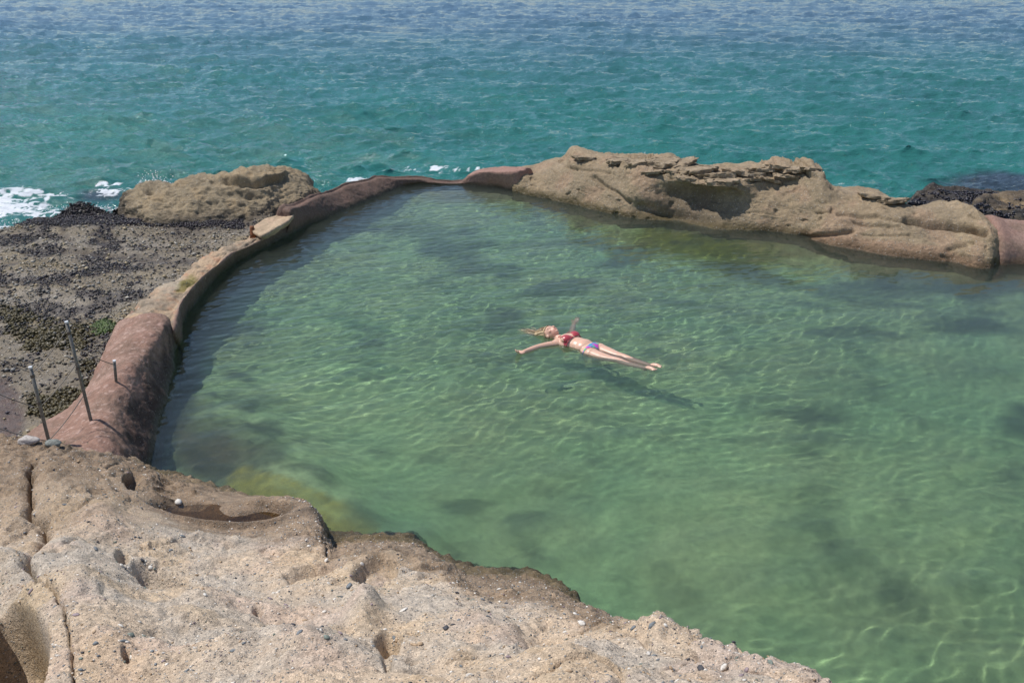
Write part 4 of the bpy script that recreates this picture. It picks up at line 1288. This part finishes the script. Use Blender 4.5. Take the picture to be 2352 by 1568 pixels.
def build_end_wall():
    C = []
    for u, a, f in ((2270, 520, 600), (2300, 517, 608), (2330, 526, 607), (2365, 530, 607), (2450, 532, 618), (2600, 540, 632), (2900, 560, 660)):
        w = W(u, f, 0)
        tp = WY(u, a, w[1] + .35)
        C.append([tp + [0, .7, -1.3], tp + [0, .45, -.03], tp + [0, .1, 0], (tp + w) / 2 + [0, -.05, .03], w, w + [0, -.1, -.4], w + [0, -.2, -1.6]])
    t = list(range(7))
    G = loft(C, t, spread(t, [5, 8, 12, 16, 8, 4]), 160)
    n = grid_normals(G)
    n = n * np.sign(n[..., 2].mean())
    P = G + n * (.03 * fbm(G, 1.7, 4) + .006 * fbm(G, 25., 2))[..., None]
    c = tones(G, (.225, .138, .108), (.18, .12, .09), (.26, .17, .135), 2.4, 2.)
    wl = sst(.14, .0, P[..., 2])
    c = c + (np.array([.10, .06, .03]) - c) * (wl * .8)[..., None]
    o = receives(obj('concrete_wall', mesh('concrete_wall', P, grid_faces(*G.shape[:2]), True, {'tone': np.clip(c, .01, .8), 'wet': .5 * wl}), M_conc))
    tag(o, 'rounded pink concrete wall joining the right end of the ridge', 'wall')

build_end_wall()

# ================================================================== RAILING
def build_railing():
    steel = plain('galvanised_steel', (.19, .172, .145), .5, .35, var=.35, scale=60)
    capm = plain('bright_cap', (.75, .76, .76), .35, .2, var=.05)
    wire = plain('steel_cable', (.13, .115, .10), .5, .5, var=.2)
    A0, B0, C0 = W(114, 1020, .40), W(209, 966, .43), W(267, 879, .44)
    At, Bt, Ct = WY(70, 845, A0[1] - .02), WY(153, 741, B0[1] - .02), WY(262.5, 830, C0[1] - .02)
    root = thing('cable_railing', 'grey steel posts strung with thin cables on the pink wall', 'railing', A0)
    for a, b, r_ in ((A0, At, .0138), (B0, Bt, .0138), (C0, Ct, .0130)):
        d = (b - a) / np.linalg.norm(b - a)
        V, Fc = tube([a - d * .12, a, (a + b) / 2, b], r_, 16)
        p = obj('post', mesh('post', rebase(V, root), tri_quads(Fc), True), steel, root)
        V, Fc = tube([b - d * .002, b + d * .012], r_ * 1.08, 16)
        obj('cap', mesh('cap', rebase(V, root), tri_quads(Fc), False), capm, p)
        for k in (.10, .45):
            if r_ > .0132:
                q = b + (a - b) * k
                V, Fc = tube([q - d * .012, q + d * .012], r_ * 1.25, 14)
                obj('collar', mesh('collar', rebase(V, root), tri_quads(Fc), False), wire, p)
    at = lambda a, b, k: b + (a - b) * k
    left = A0 + np.array([-1.6, -.25, 0])
    runs = [(at(A0, At, .07), at(B0, Bt, .05)), (at(A0, At, .50), at(B0, Bt, .40)), (at(A0, At, .95), at(B0, Bt, .72)), (at(B0, Bt, .22), at(C0, Ct, .15)),
            (at(A0, At, .06), WY(-60, 794, A0[1] - .1)), (at(A0, At, .52), WY(-60, 878, A0[1] - .1)), (at(A0, At, .96), WY(-60, 962, A0[1] - .1))]
    for a, b in runs:
        s = np.linspace(0, 1, 14)[:, None]
        Pp = a + (b - a) * s
        Pp[:, 2] -= (.02 * 4 * s * (1 - s))[:, 0]
        V, Fc = tube(Pp, .0036, 6)
        obj('cable', mesh('cable', rebase(V, root), tri_quads(Fc), True), wire, root)

build_railing()

# loose stones on the brow of the near rock
def brow_stone(label, u, v, z, s, col, seed):
    V, Fc = lump(3, seed, .35, 1.0)
    q = W(u, v, z)
    o = obj('stone', mesh('stone', V * np.array([1.3, .9, .6]) * s, Fc, True), plain('stone_%d' % seed, col, .8, var=.35, scale=60, bump=.4), loc=q)
    tag(o, label, 'stone')

brow_stone('pale grey loose stone on the rock brow left of the nearest post', 66, 1012, .54, .062, (.40, .36, .33), 11)
brow_stone('dark green grey loose stone on the rock brow just left of the post foot', 124 - 42 + 40, 1018, .54, .050, (.17, .18, .16), 14)

# ================================================================== SPRAY
def build_spray():
    r = np.random.default_rng(77)
    pts, ss = [], []
    for (u, v, y, w, h, n) in ((372, 425, 17.6, .30, .42, 320), (1466, 362, 19.5, .25, .22, 70), (250, 470, 16.6, .9, .16, 260), (60, 505, 15.8, 1.1, .12, 220), (1948, 436, 16.8, .3, .1, 60)):
        b = WY(u, v, y)
        for _ in range(n):
            t = r.uniform() ** 1.6
            pts.append(b + [r.normal(0, w * .5) - t * w * .6, r.normal(0, .1), -.12 + h * t * r.uniform(.3, 1)])
            ss.append(r.uniform(.006, .02) * (1.2 - .6 * t))
    pts, ss = np.array(pts), np.array(ss)
    scatter('sea_spray', pts, ss, (1, 1, 1), np.full((len(pts), 3), .85), attr_mat('spray_water', .4, .5, .05), 2, 'white drops of sea spray thrown up behind the rocks', sub=0)

build_spray()

# ================================================================== PERSON
def build_person():
    crown, toe = W(1250, 763, .02), W(1512, 850, -.02)
    ax = (toe - crown); ax[2] = 0
    Ln = np.linalg.norm(ax)
    ax /= Ln
    K = Ln / 1.80
    sd = np.array([ax[1], -ax[0], 0])                   # toward the near (left) hand
    if sd[0] > 0: sd = -sd
    upv = np.array([0, 0, 1.0])
    O = crown.copy(); O[2] = -.014
    root = thing('person', 'person floating on their back in the pool, arms spread, red bikini top, long blond hair', 'person', O + ax * .8)
    GI = 1.17                                            # girth
    LP = lambda t, s, z: O + (ax * t + (sd * s + upv * z) * GI) * K
    loc = lambda P: np.stack([((P - O) @ ax) / K, ((P - O) @ sd) / (K * GI), (P[:, 2] - O[2]) / (K * GI)], 1)
    VV, FF, n0 = [], [], 0
    sV, sF = octa(3)
    def add(V, Fc):
        nonlocal n0
        VV.append(V); FF.append(Fc + n0); n0 += len(V)
    def ball(t, s, z, a, b, c):
        add(np.array([LP(t + x * a, s + y * b, z + w * c) for x, y, w in sV]), sF)
    def limb(pts, rad, flat=1.0):
        P = np.array(pts); R = np.array(rad) * K * 1.14
        q = np.linspace(0, len(P) - 1, (len(P) - 1) * 10 + 1)
        Pq = hermite(P, np.arange(len(P)), q); Rq = np.interp(q, np.arange(len(P)), R)
        V, Fc = tube(Pq, Rq, 14)
        add(V, tri_quads(Fc))
        for p, r_ in ((P[0], R[0]), (P[-1], R[-1])):
            add(sV * r_ + p, sF)
    # head, tipped back, face to the sky
    ball(.095, 0, .035, .098, .078, .092)
    ball(.155, 0, .055, .075, .062, .072)
    ball(.200, 0, .062, .034, .036, .042)
    ball(.150, 0, .128, .020, .011, .018); ball(.165, 0, .136, .012, .012, .012)      # nose
    ball(.188, 0, .112, .013, .022, .012)                                             # mouth
    ball(.212, 0, .090, .018, .022, .022)                                             # chin
    for s in (1, -1):
        ball(.118, s * .032, .108, .012, .017, .012)                                  # closed lids
        ball(.100, s * .034, .112, .010, .022, .012)
        ball(.145, s * .046, .090, .024, .020, .022)
        ball(.130, s * .076, .030, .026, .010, .018)                                  # ears
    limb([LP(.17, 0, .015), LP(.23, 0, .012), LP(.31, 0, .000)], [.052, .048, .058])
    # trunk
    limb([LP(.315, .15, .0), LP(.305, 0, .005), LP(.315, -.15, .0)], [.050, .060, .050])
    ball(.42, 0, .000, .165, .150, .098)
    ball(.36, 0, .01, .08, .135, .075)
    ball(.57, 0, .000, .150, .118, .086)
    ball(.66, 0, .005, .130, .122, .082)
    ball(.78, 0, -.022, .125, .158, .092)
    ball(.83, .075, -.045, .11, .09, .085); ball(.83, -.075, -.045, .11, .09, .085)
    for s in (1, -1):
        ball(.435, s * .074, .066, .068, .064, .046)
        ball(.84, s * .085, -.025, .09, .085, .080)
        limb([LP(.82, s * .084, -.030), LP(1.00, s * .080, -.040), LP(1.14, s * .070, -.036), LP(1.25, s * .062, -.024), LP(1.36, s * .060, -.034), LP(1.50, s * .056, -.028), LP(1.635, s * .048, -.016)],
             [.086, .080, .064, .052, .053, .043, .030])
        limb([LP(1.625, s * .048, -.046), LP(1.68, s * .05, -.002), LP(1.74, s * .054, .010), LP(1.785, s * .056, .010)], [.034, .031, .029, .020])
        ball(1.65, s * .048, -.075, .026, .024, .028)
        for j in range(5):
            b = LP(1.765, s * (.036 + .011 * j), .012)
            limb([b, b + (ax * (.042 - .005 * j) + upv * .004) * K], [.0095 if j == 0 else .0075, .0075 if j == 0 else .006])
    # arms
    def hand(w, d, side, upn, curl):
        d = d / np.linalg.norm(d)
        c = np.cross(d, upn); c /= np.linalg.norm(c)
        palm = w + d * .045 * K
        add((sV[:, 0:1] * d * .052 + sV[:, 1:2] * c * .040 + sV[:, 2:3] * upn * .017) * K + palm, sF)
        for j, (off, ln) in enumerate(((-.028, .072), (-.010, .082), (.010, .076), (.028, .058))):
            b = w + (d * .085 + c * off) * K
            k1 = b + (d * ln * .42 + upn * curl * .010) * K
            k2 = k1 + (d * ln * .32 + upn * curl * .022) * K
            k3 = k2 + (d * ln * .20 + upn * curl * .022) * K
            limb([b - d * .02 * K, b, k1, k2, k3], [.0098, .0095, .0088, .0080, .0066])
        b = w + (d * .022 + c * side * .030) * K
        limb([b, b + (d * .028 + c * side * .024 + upn * .006) * K, b + (d * .058 + c * side * .030 + upn * .014) * K], [.012, .0105, .0080])
    e1, w1 = W(1238, 797, -.005), W(1203, 808, .012)
    sh = LP(.322, .155, .0)
    limb([LP(.33, .12, .0), sh, sh * .5 + e1 * .5 + upv * .004, e1, (e1 + w1) / 2, w1], [.058, .050, .041, .036, .034, .0235])
    hand(w1 - (w1 - e1) / np.linalg.norm(w1 - e1) * .01, (w1 - e1), 1, np.array([0, 0, 1.0]), 1.0)
    sh2 = LP(.322, -.155, .0)
    w2 = W(1319, 749, -.075)
    e2 = sh2 + (w2 - sh2) * .54 - upv * .05 + sd * .02
    limb([LP(.33, -.12, .0), sh2, (sh2 + e2) / 2 - upv * .01, e2, (e2 + w2) / 2, w2], [.058, .050, .041, .036, .033, .0235])
    hand(w2, (w2 - e2) + np.array([.06, 0, .02]), -1, np.array([0, 0, 1.0]), .6)
    me = mesh('body_raw', np.vstack(VV), np.vstack(FF), True)
    tmp = bpy.data.objects.new('body_raw', me)
    COL.objects.link(tmp)
    rm = tmp.modifiers.new('r', 'REMESH'); rm.mode = 'VOXEL'; rm.voxel_size = .0052; rm.use_smooth_shade = True
    sm = tmp.modifiers.new('s', 'SMOOTH'); sm.factor = .5; sm.iterations = 5
    dg = bpy.context.evaluated_depsgraph_get()
    ev = tmp.evaluated_get(dg)
    em = ev.to_mesh()
    V = np.empty(len(em.vertices) * 3, np.float32); em.vertices.foreach_get('co', V); V = V.reshape(-1, 3).astype(float)
    Nn = np.empty(len(em.vertices) * 3, np.float32); em.vertices.foreach_get('normal', Nn); Nn = Nn.reshape(-1, 3).astype(float)
    lt = np.empty(len(em.polygons), np.int32); em.polygons.foreach_get('loop_total', lt)
    vi = np.empty(len(em.loops), np.int32); em.loops.foreach_get('vertex_index', vi)
    Q = vi.reshape(-1, 4) if (lt == 4).all() else np.array([list(p.vertices) for p in em.polygons if len(p.vertices) == 4])
    ev.to_mesh_clear()
    bpy.data.objects.remove(tmp)
    l = loc(V)
    skin = np.array([.64, .395, .285])
    c = np.repeat(skin[None], len(V), 0) * (1 + .07 * fbm(V, 9., 3))[:, None]
    pk = np.exp(-((l[:, 0] - .17) / .06) ** 2) * (l[:, 2] > .06) * (np.abs(l[:, 1]) < .07)
    c = c + (np.array([.62, .27, .20]) - c) * (.35 * pk)[:, None]
    lips = np.exp(-(((l[:, 0] - .189) / .010) ** 2 + (l[:, 1] / .020) ** 2)) * (l[:, 2] > .10)
    c = c + (np.array([.42, .10, .09]) - c) * (.8 * lips)[:, None]
    for s in (1, -1):
        lid = np.exp(-(((l[:, 0] - .123) / .0045) ** 2 + ((l[:, 1] - s * .032) / .016) ** 2)) * (l[:, 2] > .08)
        br = np.exp(-(((l[:, 0] - .099) / .006) ** 2 + ((l[:, 1] - s * .034) / .022) ** 2)) * (l[:, 2] > .08)
        c = c + (np.array([.10, .05, .035]) - c) * (.75 * np.maximum(lid, .7 * br))[:, None]
    skm = attr_mat('skin', .38, .5, .06, 60, .12)
    receives(obj('body', mesh('body', rebase(V, root), Q, True, {'tone': c}), skm, root))
    def shell(name, mask, off, mat, tone=None):
        fm = mask[Q].all(1)
        ids, inv = np.unique(Q[fm].ravel(), return_inverse=True)
        top = V[ids] + Nn[ids] * off
        f = inv.reshape(-1, 4)
        return receives(obj(name, mesh(name, rebase(top, root), f, True, {'tone': tone[ids]} if tone is not None else None), mat, root))
    t, s, z = l.T
    cup = np.zeros(len(V), bool)
    for sg in (1, -1):
        w = np.clip((t - .345) / (.505 - .345), 0, 1)
        cup |= (t > .345) & (t < .500) & (np.abs(s - sg * .078) < .012 + .070 * w) & (z > .02) & (s * sg > .010)
    shell('bikini_top', cup, .0045, plain('red_fabric', (.40, .055, .065), .28, var=.08, spec=.6))
    bt = bpy.data.objects['bikini_top']
    for sg in (1, -1):
        P_ = [LP(.35, sg * .078, .092), LP(.31, sg * .07, .066), LP(.285, sg * .05, .05), LP(.265, sg * .03, .04)]
        Vt, Ft = tube(hermite(np.array(P_), np.arange(4), np.linspace(0, 3, 12)), .004, 6)
        obj('strap', mesh('strap', rebase(Vt, root), tri_quads(Ft), True), bt.data.materials[0], bt)
    th = np.linspace(-.25, math.pi + .25, 30)
    Vt, Ft = tube([LP(.500, .140 * math.cos(a), .084 * math.sin(a) + .012) for a in th], .0045, 6)
    obj('strap', mesh('strap', rebase(Vt, root), tri_quads(Ft), True), bt.data.materials[0], bt)
    fr = np.abs(s) / .16
    bot = (z > -.12) & (np.abs(s) < .19) & (t > .772 + .0 * fr) & (t < .905 - .115 * np.clip(fr, 0, 1) ** .6) & (t > .76)
    pal = np.array([[.62, .07, .42], [.10, .12, .55], [.12, .48, .22], [.40, .12, .55], [.05, .30, .50]])
    nz = fbm(V, 16., 2, off=2.); nz2 = fbm(V, 16., 2, off=31.)
    pc = np.clip(((nz * 2.2 + .5) * 5).astype(int), 0, 4)
    tc = pal[pc]
    tc = np.where((nz2 > .28)[:, None], pal[2], tc)
    shell('bikini_bottom', bot, .0045, attr_mat('patterned_fabric', .4, .5, .08), tc)
    # hair: a close cap over the skull plus long strands spread on the water behind the head
    hm = attr_mat('blond_hair', .45, .5, .25, 200)
    rr = np.random.default_rng(5)
    hl = (t < .215) & (np.abs(s) < .12) & (z < .16) & ((t < .062) | (z < .052 + .22 * (.105 - t)) & (t < .185)) & ~((np.abs(s) > .070) & (t > .105) & (t < .16) & (z > .01))
    hc = np.array([.58, .43, .25]) * (1 + .9 * noise(np.stack([s * 3, t * .2, z * 3], 1), 40.))[:, None]
    o = shell('hair', hl, .009, hm, np.clip(hc, .05, .9))
    HV, HF, HC, h0 = [], [], [], 0
    for k in range(150):
        a = rr.uniform(-1, 1)
        el = rr.uniform(-.5, 1)
        t0 = .05 + .06 * rr.uniform()
        p0 = np.array([t0 - .02, a * .078, .04 + .07 * el * math.sqrt(1 - a * a)])
        ln = rr.uniform(.20, .44) * (1 - .25 * abs(a))
        end_s = a * .095 + rr.normal(0, .025) + .02
        wz = rr.uniform(-.03, .014)
        pts = []
        for q in np.linspace(0, 1, 12):
            e = sst(0, .45, q)
            tt = p0[0] - .045 * sst(0, .25, q) - ln * q
            ss_ = p0[1] * (1 - q) + end_s * q + .012 * math.sin(q * rr.uniform(5, 9) + k)
            zz = p0[2] * (1 - e) + wz * e + .006 * math.sin(q * 7 + k)
            pts.append(LP(tt, ss_, zz))
        rad = np.linspace(.0055, .0012, 12) * K * rr.uniform(.7, 1.3)
        Vt, Ft = tube(pts, rad, 5)
        Ft = tri_quads(Ft)
        HV.append(Vt); HF.append(Ft + h0); h0 += len(Vt)
        base = np.array([.68, .52, .32]) if rr.uniform() < .6 else np.array([.28, .17, .09])
        HC.append(np.repeat((base * rr.uniform(.7, 1.25))[None], len(Vt), 0))
    o2 = receives(obj('hair_strands', mesh('hair_strands', rebase(np.vstack(HV), root), np.vstack(HF), True, {'tone': np.vstack(HC)}), hm, o))
    o2['kind'] = 'stuff'
    print('PERSON scale', K, 'arm', np.linalg.norm(sh - e1), np.linalg.norm(e1 - w1), np.linalg.norm(sh2 - e2), np.linalg.norm(e2 - w2))

build_person()
